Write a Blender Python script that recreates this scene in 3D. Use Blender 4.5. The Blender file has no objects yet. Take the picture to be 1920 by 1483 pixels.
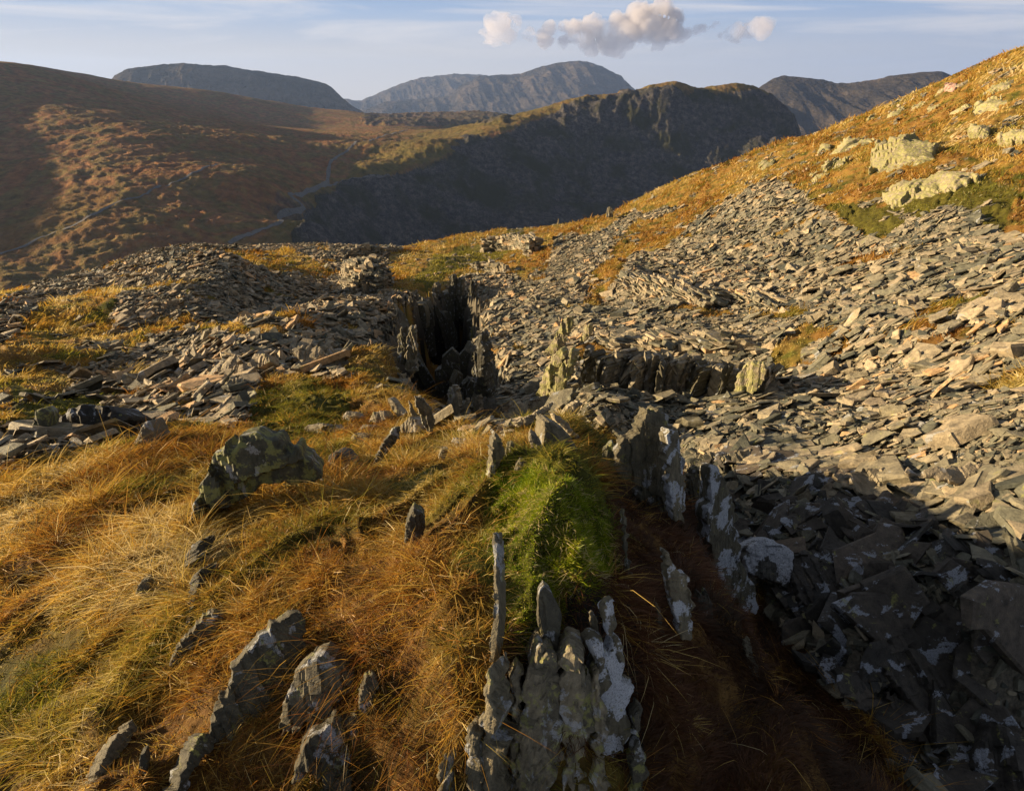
import bpy, math, random
import numpy as np
from math import radians, sin, cos, tan

random.seed(7)
rng = np.random.default_rng(11)

# ------------------------------------------------------------------ camera
W, H, F = 1920.0, 1483.0, 1066.0
PITCH = radians(28.2)
scene = bpy.context.scene
col = scene.collection
cam_d = bpy.data.cameras.new("camera")
cam = bpy.data.objects.new("camera", cam_d)
col.objects.link(cam)
cam_d.lens = F / W * 36.0
cam_d.sensor_width = 36.0
cam_d.clip_start = 0.05
cam_d.clip_end = 60000.0
cam.location = (0, 0, 0)
cam.rotation_euler = (radians(90) - PITCH, 0, 0)
scene.camera = cam

# ------------------------------------------------------------------ light
SUN_EL = 11.5        # degrees above the horizon
SUN_AHEAD = 5.0     # degrees forward of exactly left
sd = np.array([-cos(radians(SUN_EL)) * cos(radians(SUN_AHEAD)),
               cos(radians(SUN_EL)) * sin(radians(SUN_AHEAD)), sin(radians(SUN_EL))])
from mathutils import Vector
sun_d = bpy.data.lights.new("sun", 'SUN')
sun = bpy.data.objects.new("sun", sun_d)
col.objects.link(sun)
sun_d.energy = 5.0
sun_d.angle = radians(0.5)
sun_d.color = (1.0, 0.76, 0.46)
sun.rotation_euler = Vector(sd).to_track_quat('Z', 'Y').to_euler()

world = bpy.data.worlds.new("World")
scene.world = world
world.use_nodes = True
scene.view_settings.view_transform = 'Standard'
scene.view_settings.look = 'None'
scene.view_settings.gamma = 1.0
scene.view_settings.exposure = 1.5
scene.cycles.volume_bounces = 2
scene.cycles.max_bounces = 8
scene.cycles.diffuse_bounces = 3
scene.cycles.volume_max_steps = 128


def nn(nt, typ, **kw):
    n = nt.nodes.new(typ)
    for k, v in kw.items():
        if k.startswith('i_'):
            n.inputs[k[2:].replace('_', ' ')].default_value = v
        else:
            setattr(n, k, v)
    return n


def lk(nt, a, b):
    nt.links.new(a, b)


def ramp(nt, fac, stops, interp='LINEAR'):
    r = nt.nodes.new('ShaderNodeValToRGB')
    r.color_ramp.interpolation = interp
    el = r.color_ramp.elements
    el[0].position, el[0].color = stops[0][0], (*stops[0][1], 1)
    el[1].position, el[1].color = stops[-1][0], (*stops[-1][1], 1)
    for p, c in stops[1:-1]:
        e = el.new(p)
        e.color = (*c, 1)
    if fac is not None:
        lk(nt, fac, r.inputs[0])
    return r.outputs[0]


def framp(nt, fac, a, b):
    m = nn(nt, 'ShaderNodeMapRange')
    m.inputs['From Min'].default_value = a
    m.inputs['From Max'].default_value = b
    lk(nt, fac, m.inputs['Value'])
    return m.outputs[0]


def noise(nt, vec, scale, detail=5, rough=0.6, dist=0.0):
    n = nn(nt, 'ShaderNodeTexNoise')
    n.inputs['Scale'].default_value = scale
    n.inputs['Detail'].default_value = detail
    n.inputs['Roughness'].default_value = rough
    n.inputs['Distortion'].default_value = dist
    if vec is not None:
        lk(nt, vec, n.inputs['Vector'])
    return n.outputs['Fac']


def mixc(nt, fac, a, b, blend='MIX'):
    m = nn(nt, 'ShaderNodeMix', data_type='RGBA', blend_type=blend)
    if isinstance(fac, (int, float)):
        m.inputs[0].default_value = fac
    else:
        lk(nt, fac, m.inputs[0])
    for s, x in ((6, a), (7, b)):
        if isinstance(x, tuple):
            m.inputs[s].default_value = (*x, 1)
        else:
            lk(nt, x, m.inputs[s])
    return m.outputs[2]


def mth(nt, op, a, b=None, clamp=False):
    m = nn(nt, 'ShaderNodeMath', operation=op)
    m.use_clamp = clamp
    for i, x in enumerate((a, b)):
        if x is None:
            continue
        if isinstance(x, (int, float)):
            m.inputs[i].default_value = x
        else:
            lk(nt, x, m.inputs[i])
    return m.outputs[0]


def vscale(nt, vec, s):
    m = nn(nt, 'ShaderNodeMapping')
    m.inputs['Scale'].default_value = s
    lk(nt, vec, m.inputs['Vector'])
    return m.outputs[0]


def build_world():
    nt = world.node_tree
    bg = nt.nodes['Background']
    sky = nn(nt, 'ShaderNodeTexSky', sky_type='NISHITA')
    sky.sun_disc = False
    sky.sun_elevation = radians(SUN_EL)
    sky.sun_rotation = math.atan2(sd[0], sd[1])
    sky.altitude = 600
    sky.air_density = 1.0
    sky.dust_density = 1.2
    sky.ozone_density = 1.6
    tc = nn(nt, 'ShaderNodeTexCoord')
    sep = nn(nt, 'ShaderNodeSeparateXYZ')
    lk(nt, tc.outputs['Generated'], sep.inputs[0])
    # the pale air near the horizon, then thin high cirrus in long bands
    z_ = sep.outputs['Z']
    band = ramp(nt, framp(nt, z_, 0.0, 0.15), [(0.0, (5.6, 5.3, 5.2)), (0.35, (4.9, 4.9, 5.2)), (0.65, (3.2, 4.1, 5.6)), (1.0, (1.7, 2.9, 5.0))])
    band = mixc(nt, framp(nt, sep.outputs['X'], -0.1, 0.7), band, mixc(nt, 0.55, band, (2.3, 3.2, 4.9)))
    low = mth(nt, 'SUBTRACT', 1.0, framp(nt, z_, 0.13, 0.24))
    c = mixc(nt, low, mixc(nt, 1.0, sky.outputs[0], (0.55, 0.58, 0.62), 'MULTIPLY'), band)
    cmb = nn(nt, 'ShaderNodeCombineXYZ')
    yy = mth(nt, 'MAXIMUM', sep.outputs['Y'], 0.05)
    lk(nt, mth(nt, 'MULTIPLY', mth(nt, 'DIVIDE', sep.outputs['X'], yy), 1.3), cmb.inputs[0])
    lk(nt, mth(nt, 'MULTIPLY', mth(nt, 'DIVIDE', z_, yy), 17.0), cmb.inputs[1])
    n1 = noise(nt, cmb.outputs[0], 1.5, 8, 0.58, 0.7)
    f1 = mth(nt, 'MULTIPLY', framp(nt, n1, 0.45, 0.64), 0.75)
    f1 = mth(nt, 'MULTIPLY', f1, framp(nt, z_, 0.02, 0.07))
    c = mixc(nt, f1, c, (6.2, 6.0, 6.1))
    lk(nt, c, bg.inputs[0])
    bg.inputs[1].default_value = 0.045


build_world()


# ------------------------------------------------------------------ helpers
def ray(X, Y):
    u = (np.asarray(X, float) - W / 2) / F
    v = (H / 2 - np.asarray(Y, float)) / F
    return np.stack([u, cos(PITCH) + v * sin(PITCH), -sin(PITCH) + v * cos(PITCH)], -1)


def at(X, Y, r):
    """world point on the ray of pixel X, Y at horizontal range r"""
    d = ray(X, Y)
    return d * (r / math.hypot(d[0], d[1]))


def to_px(P):
    P = np.asarray(P, float)
    cx = P[..., 0]
    cz = P[..., 1] * cos(PITCH) - P[..., 2] * sin(PITCH)
    cy = P[..., 1] * sin(PITCH) + P[..., 2] * cos(PITCH)
    cz = np.where(cz > 0.01, cz, 0.01)
    return W / 2 + F * cx / cz, H / 2 - F * cy / cz


def _hash(i, j, k, seed):
    h = (i.astype(np.int64) * 374761393 + j.astype(np.int64) * 668265263 + k.astype(np.int64) * 2147483647 + seed * 974634777) & 0xffffffff
    h = ((h ^ (h >> 13)) * 1274126177) & 0xffffffff
    h = (h ^ (h >> 16)) & 0xffffff
    return h / float(0xffffff)


def vnoise(P, seed=0):
    """value noise in 2-D or 3-D, -1..1"""
    P = np.asarray(P, float)
    if P.shape[-1] == 2:
        P = np.concatenate([P, np.zeros(P.shape[:-1] + (1,))], -1)
        flat = True
    else:
        flat = False
    I = np.floor(P).astype(np.int64)
    f = P - I
    f = f * f * f * (f * (f * 6 - 15) + 10)
    out = 0
    for a in (0, 1):
        wa = f[..., 0] if a else 1 - f[..., 0]
        for b in (0, 1):
            wb = f[..., 1] if b else 1 - f[..., 1]
            for c in ((0,) if flat else (0, 1)):
                wc = 1.0 if flat else (f[..., 2] if c else 1 - f[..., 2])
                out = out + wa * wb * wc * _hash(I[..., 0] + a, I[..., 1] + b, I[..., 2] + c, seed)
    return out * 2 - 1


def fbm(P, octaves=4, seed=0, gain=0.5, ridged=False):
    a, s, out, tot = 1.0, 1.0, 0, 0
    P = np.asarray(P, float)
    for o in range(octaves):
        n = vnoise(P * s + 17.3 * o, seed + o)
        if ridged:
            n = 1 - 2 * np.abs(n)
        out = out + a * n
        tot += a
        a *= gain
        s *= 2.03
    return out / tot


def sstep(a, b, x):
    t = np.clip((x - a) / (b - a), 0, 1)
    return t * t * (3 - 2 * t)


def inpoly(X, Y, poly):
    r = np.zeros(X.shape, bool)
    n = len(poly)
    for i in range(n):
        x1, y1 = poly[i]
        x2, y2 = poly[(i + 1) % n]
        c = (y1 > Y) != (y2 > Y)
        if y1 != y2:
            r ^= c & (X < (x2 - x1) * (Y - y1) / (y2 - y1) + x1)
    return r


def polydist(x, y, poly):
    """distance to a polygon's outline"""
    d = np.full(x.shape, 1e9)
    n = len(poly)
    for i in range(n):
        ax, ay = poly[i]
        bx, by = poly[(i + 1) % n]
        vx, vy = bx - ax, by - ay
        t = np.clip(((x - ax) * vx + (y - ay) * vy) / (vx * vx + vy * vy + 1e-12), 0, 1)
        d = np.minimum(d, np.hypot(x - ax - t * vx, y - ay - t * vy))
    return d


class TPS:
    def __init__(s, pts, vals, lam=1e-3):
        pts = np.asarray(pts, float)
        s.p = pts
        n = len(pts)
        A = s.k(np.hypot(pts[:, None, 0] - pts[None, :, 0], pts[:, None, 1] - pts[None, :, 1])) + lam * np.eye(n)
        Pm = np.c_[np.ones(n), pts]
        M = np.block([[A, Pm], [Pm.T, np.zeros((3, 3))]])
        s.w = np.linalg.solve(M, np.r_[vals, 0, 0, 0])

    @staticmethod
    def k(d):
        return np.where(d > 1e-9, d * d * np.log(np.maximum(d, 1e-9)), 0)

    def __call__(s, x, y):
        sh = x.shape
        x = x.ravel(); y = y.ravel()
        out = s.w[-3] + s.w[-2] * x + s.w[-1] * y
        for i in range(len(s.p)):
            out += s.w[i] * s.k(np.hypot(x - s.p[i, 0], y - s.p[i, 1]))
        return out.reshape(sh)


def new_mesh(name, V, faces, mat=None, parent=None, smooth=False, attrs=None, mats=None):
    """faces: list of (F,k) int arrays"""
    me = bpy.data.meshes.new(name)
    V = np.asarray(V, np.float32)
    faces = [np.asarray(f, np.int32) for f in faces if len(f)]
    nl = sum(f.size for f in faces)
    nf = sum(len(f) for f in faces)
    me.vertices.add(len(V))
    me.vertices.foreach_set('co', V.ravel())
    me.loops.add(nl)
    me.polygons.add(nf)
    me.loops.foreach_set('vertex_index', np.concatenate([f.ravel() for f in faces]))
    cnt = np.concatenate([np.full(len(f), f.shape[1], np.int32) for f in faces])
    st = np.r_[0, np.cumsum(cnt)[:-1]].astype(np.int32)
    me.polygons.foreach_set('loop_start', st)
    me.polygons.foreach_set('loop_total', cnt)
    me.polygons.foreach_set('use_smooth', np.full(nf, smooth))
    for k, (dom, v) in (attrs or {}).items():
        v = np.asarray(v, np.float32)
        a = me.attributes.new(k, 'FLOAT', dom)
        a.data.foreach_set('value', v)
    me.update(calc_edges=True)
    if mat:
        me.materials.append(mat)
    o = bpy.data.objects.new(name, me)
    col.objects.link(o)
    if parent:
        o.parent = parent
    return o


def tag(o, label=None, cat=None, group=None, kind=None):
    if label: o['label'] = label
    if cat: o['category'] = cat
    if group: o['group'] = group
    if kind: o['kind'] = kind
    return o


def grid_faces(n, m, flip=False):
    i = np.arange(n - 1)[:, None]
    j = np.arange(m - 1)[None, :]
    a = i * m + j
    q = np.stack([a, a + m, a + m + 1, a + 1], -1).reshape(-1, 4)
    return q[:, ::-1] if flip else q


# ------------------------------------------------------------------ materials
def new_mat(name):
    m = bpy.data.materials.new(name)
    m.use_nodes = True
    nt = m.node_tree
    b = nt.nodes['Principled BSDF']
    b.inputs['Roughness'].default_value = 0.85
    b.inputs['Specular IOR Level'].default_value = 0.3
    return m, nt, b


def attr(nt, name):
    a = nn(nt, 'ShaderNodeAttribute')
    a.attribute_name = name
    return a.outputs['Fac']


def bump(nt, b, h, strength=0.5, dist=0.02):
    bp = nn(nt, 'ShaderNodeBump')
    bp.inputs['Strength'].default_value = strength
    bp.inputs['Distance'].default_value = dist
    lk(nt, h, bp.inputs['Height'])
    lk(nt, bp.outputs[0], b.inputs['Normal'])
    return bp


def mat_ground():
    m, nt, b = new_mat('ground_soil')
    pos = nn(nt, 'ShaderNodeNewGeometry').outputs['Position']
    g = attr(nt, 'grass'); gr = attr(nt, 'green')
    n1 = noise(nt, pos, 7, 6, 0.65)
    n2 = noise(nt, pos, 0.9, 5, 0.6)
    n3 = noise(nt, pos, 40, 4, 0.7)
    dry = ramp(nt, n1, [(0.3, (0.035, 0.018, 0.007)), (0.5, (0.10, 0.052, 0.016)), (0.68, (0.20, 0.115, 0.035))])
    grn = ramp(nt, n1, [(0.3, (0.018, 0.020, 0.005)), (0.6, (0.085, 0.085, 0.013)), (0.75, (0.16, 0.15, 0.02))])
    farg = ramp(nt, n2, [(0.35, (0.16, 0.085, 0.022)), (0.5, (0.25, 0.14, 0.035)), (0.65, (0.21, 0.155, 0.03))])
    ln = nn(nt, 'ShaderNodeVectorMath', operation='LENGTH')
    lk(nt, pos, ln.inputs[0])
    dist = framp(nt, ln.outputs['Value'], 6, 22)
    dry = mixc(nt, dist, dry, farg)
    gc = mixc(nt, gr, dry, grn)
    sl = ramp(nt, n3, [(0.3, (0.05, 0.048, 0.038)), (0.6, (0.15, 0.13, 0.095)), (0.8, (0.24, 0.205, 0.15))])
    sl = mixc(nt, attr(nt, 'dark'), sl, (0.012, 0.010, 0.008))  # near-black mix paints shade into trench, knob and right side of the ridge
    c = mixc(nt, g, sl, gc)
    lk(nt, c, b.inputs['Base Color'])
    b.inputs['Specular IOR Level'].default_value = 0.1
    h = mth(nt, 'ADD', noise(nt, pos, 25, 6, 0.7), mth(nt, 'MULTIPLY', n3, 0.3))
    bump(nt, b, h, 0.8, 0.03)
    return m


def mat_slate(name, lichen=0.0, base=None, scale=1.0, streak=False, yellow=0.15, pale=(0.42, 0.44, 0.45)):
    """split slate: grey-green to brown by piece, worn rims, crusts of lichen"""
    m, nt, b = new_mat(name)
    geo = nn(nt, 'ShaderNodeNewGeometry')
    pos = geo.outputs['Position']
    tc = nn(nt, 'ShaderNodeTexCoord')
    ob = tc.outputs['Object']
    src = ob if streak else pos
    rnd = attr(nt, 'rnd')
    stops = base or [(0.0, (0.055, 0.060, 0.048)), (0.25, (0.14, 0.138, 0.10)), (0.5, (0.22, 0.195, 0.135)),
                     (0.72, (0.30, 0.25, 0.17)), (0.9, (0.38, 0.315, 0.21)), (1.0, (0.44, 0.29, 0.15))]
    c = ramp(nt, rnd, stops)
    n1 = noise(nt, vscale(nt, src, (1, 3, 0.35)) if streak else src, 9 * scale, 7, 0.68)
    n2 = noise(nt, src, 45 * scale, 5, 0.7)
    mott = ramp(nt, n1, [(0.3, (0.25, 0.25, 0.26)), (0.42, (0.75, 0.73, 0.7)), (0.55, (1.05, 1.03, 1)), (0.7, (1.6, 1.5, 1.3))])
    c = mixc(nt, 1.0, c, mott, 'MULTIPLY')
    c = mixc(nt, mth(nt, 'MULTIPLY', framp(nt, n2, 0.5, 0.7), 0.35), c, (0.06, 0.055, 0.045))
    # lichen crusts
    lv = noise(nt, vscale(nt, src, (1, 1.6, 0.7)), 3.2 * scale, 4, 0.55, 0.4)
    lv2 = noise(nt, src, 30 * scale, 4, 0.7)
    lf = mth(nt, 'ADD', lv, mth(nt, 'MULTIPLY', mth(nt, 'SUBTRACT', lv2, 0.5), 0.22))
    th = 0.70 - 0.22 * lichen
    lf = mth(nt, 'MULTIPLY', framp(nt, lf, th, th + 0.025), framp(nt, noise(nt, src, 70 * scale, 3, 0.7), 0.3, 0.5))
    c = mixc(nt, mth(nt, 'MULTIPLY', lf, 0.75), c, mixc(nt, n2, pale, tuple(0.62 * x for x in pale)))
    yv = noise(nt, src, 5.5 * scale, 5, 0.65, 0.3)
    yf = framp(nt, mth(nt, 'ADD', yv, mth(nt, 'MULTIPLY', mth(nt, 'SUBTRACT', lv2, 0.5), 0.3)), 0.68 - yellow * 0.3, 0.74 - yellow * 0.3)
    c = mixc(nt, mth(nt, 'MULTIPLY', yf, 0.6), c, (0.26, 0.26, 0.07))
    lk(nt, c, b.inputs['Base Color'])
    b.inputs['Roughness'].default_value = 0.72
    h = mth(nt, 'ADD', mth(nt, 'MULTIPLY', n1, 1.0), mth(nt, 'MULTIPLY', n2, 0.35))
    h = mth(nt, 'ADD', h, mth(nt, 'MULTIPLY', lf, 0.08))
    bump(nt, b, h, 0.9, 0.035 / scale)
    return m


def mat_blade(name, stops, gstops, trans=0.45):
    m, nt, b = new_mat(name)
    rnd = attr(nt, 'rnd'); gr = attr(nt, 'green'); tip = attr(nt, 'tip')
    c = mixc(nt, gr, ramp(nt, rnd, stops), ramp(nt, rnd, gstops))
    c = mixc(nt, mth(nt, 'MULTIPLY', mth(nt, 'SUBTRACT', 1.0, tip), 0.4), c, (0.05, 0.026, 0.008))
    nt.nodes.remove(b)
    d = nn(nt, 'ShaderNodeBsdfDiffuse')
    t = nn(nt, 'ShaderNodeBsdfTranslucent')
    g = nn(nt, 'ShaderNodeBsdfGlossy')
    g.inputs['Roughness'].default_value = 0.45
    g.inputs['Color'].default_value = (0.6, 0.55, 0.45, 1)
    lk(nt, c, d.inputs[0]); lk(nt, c, t.inputs[0])
    mx = nn(nt, 'ShaderNodeMixShader'); mx.inputs[0].default_value = trans
    lk(nt, d.outputs[0], mx.inputs[1]); lk(nt, t.outputs[0], mx.inputs[2])
    m2 = nn(nt, 'ShaderNodeMixShader'); m2.inputs[0].default_value = 0.04
    lk(nt, mx.outputs[0], m2.inputs[1]); lk(nt, g.outputs[0], m2.inputs[2])
    lk(nt, m2.outputs[0], nt.nodes['Material Output'].inputs[0])
    return m


def mat_hills():
    m, nt, b = new_mat('moor_and_crag')
    geo = nn(nt, 'ShaderNodeNewGeometry')
    pos = geo.outputs['Position']
    rock = attr(nt, 'rock')
    sc = vscale(nt, pos, (0.01, 0.01, 0.01))
    n1 = noise(nt, sc, 1.6, 8, 0.6, 0.5)
    n2 = noise(nt, sc, 12, 7, 0.65)
    n3 = noise(nt, sc, 60, 4, 0.7)
    a = ramp(nt, n1, [(0.33, (0.21, 0.15, 0.055)), (0.43, (0.23, 0.11, 0.05)), (0.52, (0.17, 0.13, 0.05)), (0.6, (0.25, 0.125, 0.06)), (0.7, (0.22, 0.165, 0.065))])
    a = mixc(nt, 1.0, a, ramp(nt, n2, [(0.3, (0.55, 0.55, 0.6)), (0.5, (1, 1, 1)), (0.7, (1.5, 1.4, 1.25))]), 'MULTIPLY')
    g = attr(nt, 'green')
    a = mixc(nt, mth(nt, 'MULTIPLY', g, 0.7), a, ramp(nt, n2, [(0.3, (0.07, 0.07, 0.018)), (0.7, (0.17, 0.14, 0.04))]))
    r = ramp(nt, mth(nt, 'ADD', mth(nt, 'MULTIPLY', n2, 0.5), mth(nt, 'MULTIPLY', n3, 0.5)),
             [(0.36, (0.018, 0.019, 0.022)), (0.5, (0.075, 0.07, 0.068)), (0.66, (0.21, 0.185, 0.16))])
    rg = mixc(nt, framp(nt, n1, 0.45, 0.62), r, (0.05, 0.05, 0.028))
    sep = nn(nt, 'ShaderNodeSeparateXYZ')
    lk(nt, geo.outputs['Normal'], sep.inputs[0])
    steep = mth(nt, 'SUBTRACT', 1.0, framp(nt, mth(nt, 'ADD', sep.outputs['Z'], mth(nt, 'MULTIPLY', n2, 0.15)), 0.72, 0.85))
    f = mth(nt, 'MAXIMUM', rock, mth(nt, 'MULTIPLY', steep, 0.6))
    c = mixc(nt, f, a, rg)
    lk(nt, c, b.inputs['Base Color'])
    b.inputs['Specular IOR Level'].default_value = 0.05
    b.inputs['Roughness'].default_value = 1.0
    h = mth(nt, 'ADD', n2, mth(nt, 'MULTIPLY', n3, 0.35))
    bump(nt, b, h, 0.8, 8.0)
    return m


def mat_far():
    m, nt, b = new_mat('distant_fell')
    pos = nn(nt, 'ShaderNodeNewGeometry').outputs['Position']
    sc = vscale(nt, pos, (0.001, 0.001, 0.0025))
    n1 = noise(nt, sc, 4, 8, 0.65, 0.3)
    c = ramp(nt, n1, [(0.35, (0.025, 0.024, 0.024)), (0.5, (0.055, 0.047, 0.038)), (0.65, (0.10, 0.08, 0.065))])
    lk(nt, c, b.inputs['Base Color'])
    b.inputs['Roughness'].default_value = 1.0
    b.inputs['Specular IOR Level'].default_value = 0.0
    bump(nt, b, noise(nt, sc, 18, 7, 0.65), 0.8, 60)
    return m


M_GROUND = mat_ground()
M_SLATE = mat_slate('loose_slate', 0.25)
M_SHADE_SLATE = mat_slate('shade_dark_lichened_slate', 0.5, scale=2.2, base=[(0, (0.03, 0.03, 0.027)), (0.5, (0.07, 0.06, 0.048)), (1, (0.15, 0.115, 0.08))], pale=(0.42, 0.46, 0.52))  # darker copy of the loose slate, gully shade put into its base colour
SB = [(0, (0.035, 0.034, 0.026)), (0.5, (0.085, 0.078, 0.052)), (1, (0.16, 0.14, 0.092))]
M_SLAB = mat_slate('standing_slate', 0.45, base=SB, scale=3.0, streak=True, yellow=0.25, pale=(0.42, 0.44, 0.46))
M_FACE = mat_slate('mossy_slate_face', 0.4, base=[(0, (0.05, 0.048, 0.036)), (1, (0.20, 0.175, 0.12))], scale=4.0, streak=True, yellow=0.42, pale=(0.40, 0.42, 0.44))
M_WHITE = mat_slate('white_lichened_slate', 0.85, base=SB, scale=3.0, streak=True, yellow=0.1, pale=(0.6, 0.64, 0.7))
M_BOULDER = mat_slate('lichen_boulder', 0.5, base=[(0, (0.035, 0.038, 0.028)), (1, (0.10, 0.098, 0.062))], scale=2.4, streak=False, yellow=0.6, pale=(0.42, 0.43, 0.42))
M_OUTCROP = mat_slate('pale_outcrop', 0.4, base=[(0, (0.20, 0.175, 0.12)), (1, (0.33, 0.285, 0.19))], scale=1.3, yellow=0.75, pale=(0.42, 0.38, 0.30))
M_PALE = mat_slate('pale_sunlit_slate', 0.5, base=[(0, (0.13, 0.12, 0.09)), (1, (0.30, 0.26, 0.18))], scale=1.2, yellow=0.2, pale=(0.5, 0.48, 0.44))  # paler slate: sunshine on the ridge-end uprights and cliff is in the colour
M_HILLS = mat_hills()
M_FAR = mat_far()
M_MOSS = mat_blade('cushion_moss', [(0.0, (0.02, 0.05, 0.002)), (0.4, (0.14, 0.23, 0.004)), (0.7, (0.34, 0.38, 0.012)), (1.0, (0.58, 0.50, 0.06))], [(0.0, (0.02, 0.05, 0.002)), (0.4, (0.14, 0.23, 0.004)), (0.7, (0.34, 0.38, 0.012)), (1.0, (0.58, 0.50, 0.06))], 0.35)
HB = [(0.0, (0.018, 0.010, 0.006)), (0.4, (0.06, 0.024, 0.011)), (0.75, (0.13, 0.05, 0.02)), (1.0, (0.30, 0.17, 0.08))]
M_SHADE_HEATHER = mat_blade('shade_dark_heather', HB, HB, 0.3)  # blades darkened: shade of the ridge's right side put into heather colour
M_GRASS = mat_blade('dry_grass',
                    [(0.0, (0.07, 0.024, 0.008)), (0.2, (0.24, 0.085, 0.015)), (0.42, (0.42, 0.20, 0.030)), (0.65, (0.54, 0.33, 0.055)), (0.85, (0.62, 0.45, 0.13)), (1.0, (0.72, 0.58, 0.30))],
                    [(0.0, (0.03, 0.045, 0.006)), (0.4, (0.13, 0.155, 0.014)), (0.75, (0.30, 0.28, 0.03)), (1.0, (0.5, 0.40, 0.10))])

# ------------------------------------------------------------------ near ground
# (photo x, photo y, horizontal range in metres): where the eye meets the ground
NEAR = [
 # ridge top under the moss and beyond it
 (960,1483,1.0),(960,1380,1.04),(960,1250,1.14),(960,1100,1.35),(980,980,1.65),(970,890,2.0),(960,850,2.7),(950,815,3.8),(930,790,4.8),
 (1100,1480,1.02),(1100,1380,1.08),(1100,1250,1.18),(1110,1000,1.62),(1100,900,2.1),(1100,850,3.4),(1080,810,4.6),
 (860,1480,.98),(860,1400,1.02),(850,1200,1.22),(850,1000,1.72),(850,900,2.5),(840,845,3.8),(830,800,5.2),
 # left grass slope
 (700,1483,1.1),(700,1300,1.25),(700,1100,1.68),(700,960,2.5),(700,880,3.6),(700,830,4.9),(700,770,6.8),
 (500,1483,1.25),(500,1300,1.55),(500,1100,2.05),(500,960,2.9),(500,880,4.1),(500,820,5.6),(500,760,7.6),
 (300,1483,1.5),(300,1300,1.9),(300,1100,2.5),(300,960,3.5),(300,870,4.9),(280,835,5.8),
 (0,1483,2.1),(0,1300,2.6),(0,1100,3.5),(0,960,4.7),(0,880,5.9),(130,860,5.9),
 (0,830,7.2),(0,790,8.8),(0,760,10.5),(130,830,7.0),(200,790,8.6),(260,760,10),(400,790,7.6),(400,730,9.6),
 (0,700,14.5),(0,640,20),(0,600,27),(0,570,36),(0,553,46),(130,720,13),(130,640,21),(130,585,30),(130,545,40),(130,522,50),
 (260,700,15),(260,640,21),(260,590,28),(260,540,36),(260,500,48),(260,488,58),
 (380,660,16.5),(380,612,24),(400,560,30),(430,515,36),(380,500,42),(330,475,58),(340,464,68),
 # shaded lee of the slate tip, then the second crest
 (480,545,31),(560,560,30),(600,575,31),(500,600,26.5),(520,520,37),(600,530,40),(620,500,48),(520,480,56),(450,470,62),(460,461,72),(560,463,72),(620,464,76),(700,471,84),(760,467,88),
 # rubble bank in front
 (450,700,11),(450,650,14),(520,700,10.2),(560,650,13.5),(560,600,18.5),(600,700,9.8),(620,640,14.2),(640,590,19.5),(640,572,23),(700,690,9.8),(700,640,13.8),(700,590,19),(690,565,25),
 (740,560,27),(760,540,31),
 (780,790,5.9),(800,770,6.6),(740,740,7.9),(660,740,8.0),(560,740,8.3),
 # banks beyond the pit
 (800,520,38),(840,500,43),(760,500,47),(720,520,42),(640,545,36),(900,500,44),(950,480,52),(830,470,66),(830,453,88),(900,460,66),(900,441,84),(980,460,60),(980,432,80),
 (930,530,36),(980,540,31),(1000,500,40),
 # east bank of the pit and its scree
 (910,600,22),(940,650,17),(960,700,13.5),(1000,640,17),(1000,600,20),(1050,560,23.5),(1050,620,17.5),(1000,560,25),(960,750,11.2),(930,770,10.2),
 (1060,480,40),(1060,440,55),(1060,418,74),(1140,440,46),(1140,400,70),(1140,500,32),(1140,560,23),
 (1200,480,33),(1200,420,48),(1200,374,70),(1300,450,34),(1300,390,48),(1300,333,70),
 (1400,450,30),(1400,370,42),(1400,296,66),(1500,450,27),(1500,380,34),(1500,310,48),(1500,264,64),
 (1600,450,24.5),(1600,380,30),(1600,300,42),(1600,240,58),(1700,450,23),(1700,380,28),(1700,300,36),(1700,230,50),(1720,184,60),
 (1800,450,21.5),(1800,380,26),(1800,300,33),(1800,220,43),(1820,141,56),(1920,450,20),(1920,380,24),(1920,300,30),(1920,200,40),(1920,113,52),
 # the benches above the slab cliff
 (1100,610,17),(1150,590,18.5),(1150,530,24),(1250,640,15.2),(1250,600,17.2),(1250,560,20.5),(1250,525,24),(1400,660,13.6),(1400,620,15.4),(1400,580,18),(1400,530,22),
 (1100,655,14.6),(1200,668,14),(1300,680,13.4),(1400,690,13),
 (1120,742,11.7),(1200,748,11.6),(1300,750,11.6),(1400,748,11.5),
 (1500,650,13.4),(1500,600,16),(1500,540,20),(1600,650,12.4),(1600,600,14.8),(1600,540,18.5),
 (1700,650,11.6),(1700,600,13.6),(1700,540,17.5),(1800,650,11),(1800,600,13),(1800,540,16.5),(1920,650,10),(1920,600,12),(1920,540,15),
 (1500,700,11.8),(1600,720,10.5),(1700,720,9.8),(1800,720,9.2),(1920,720,8.5),(1900,800,7.0),(1900,880,6.2),(1900,950,5.6),
 (1700,800,7.9),(1700,880,6.5),(1720,950,5.8),(1500,780,9.2),(1500,840,7.8),(1300,800,9.4),(1300,850,7.6),(1400,880,6.8),(1180,800,8.8),(1120,780,8.6),
 (1040,770,8.8),
 # right-hand gully
 (1560,930,5.9),(1450,960,5.4),(1450,1030,4.5),(1580,1030,4.8),(1580,1120,4.15),(1720,1050,4.7),(1880,1050,4.75),(1720,1160,4.0),(1900,1160,4.15),
 (1600,1230,3.55),(1720,1300,3.2),(1900,1300,3.4),(1800,1420,2.95),(1910,1470,2.95),(1880,1400,3.15),(1700,1400,2.85),
 # moss ridge shoulder
 (1200,1480,1.13),(1200,1300,1.32),(1200,1100,1.64),(1180,970,2.35),(1180,900,3.1),(1150,850,4.0),
 (1300,1480,1.25),(1300,1300,1.5),(1300,1130,1.92),(1290,1020,2.6),(1280,950,3.1),
 (1400,1480,1.37),(1400,1330,1.68),(1390,1180,2.05),(1500,1480,1.52),(1490,1330,1.85),(1600,1483,1.75),
]
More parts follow.
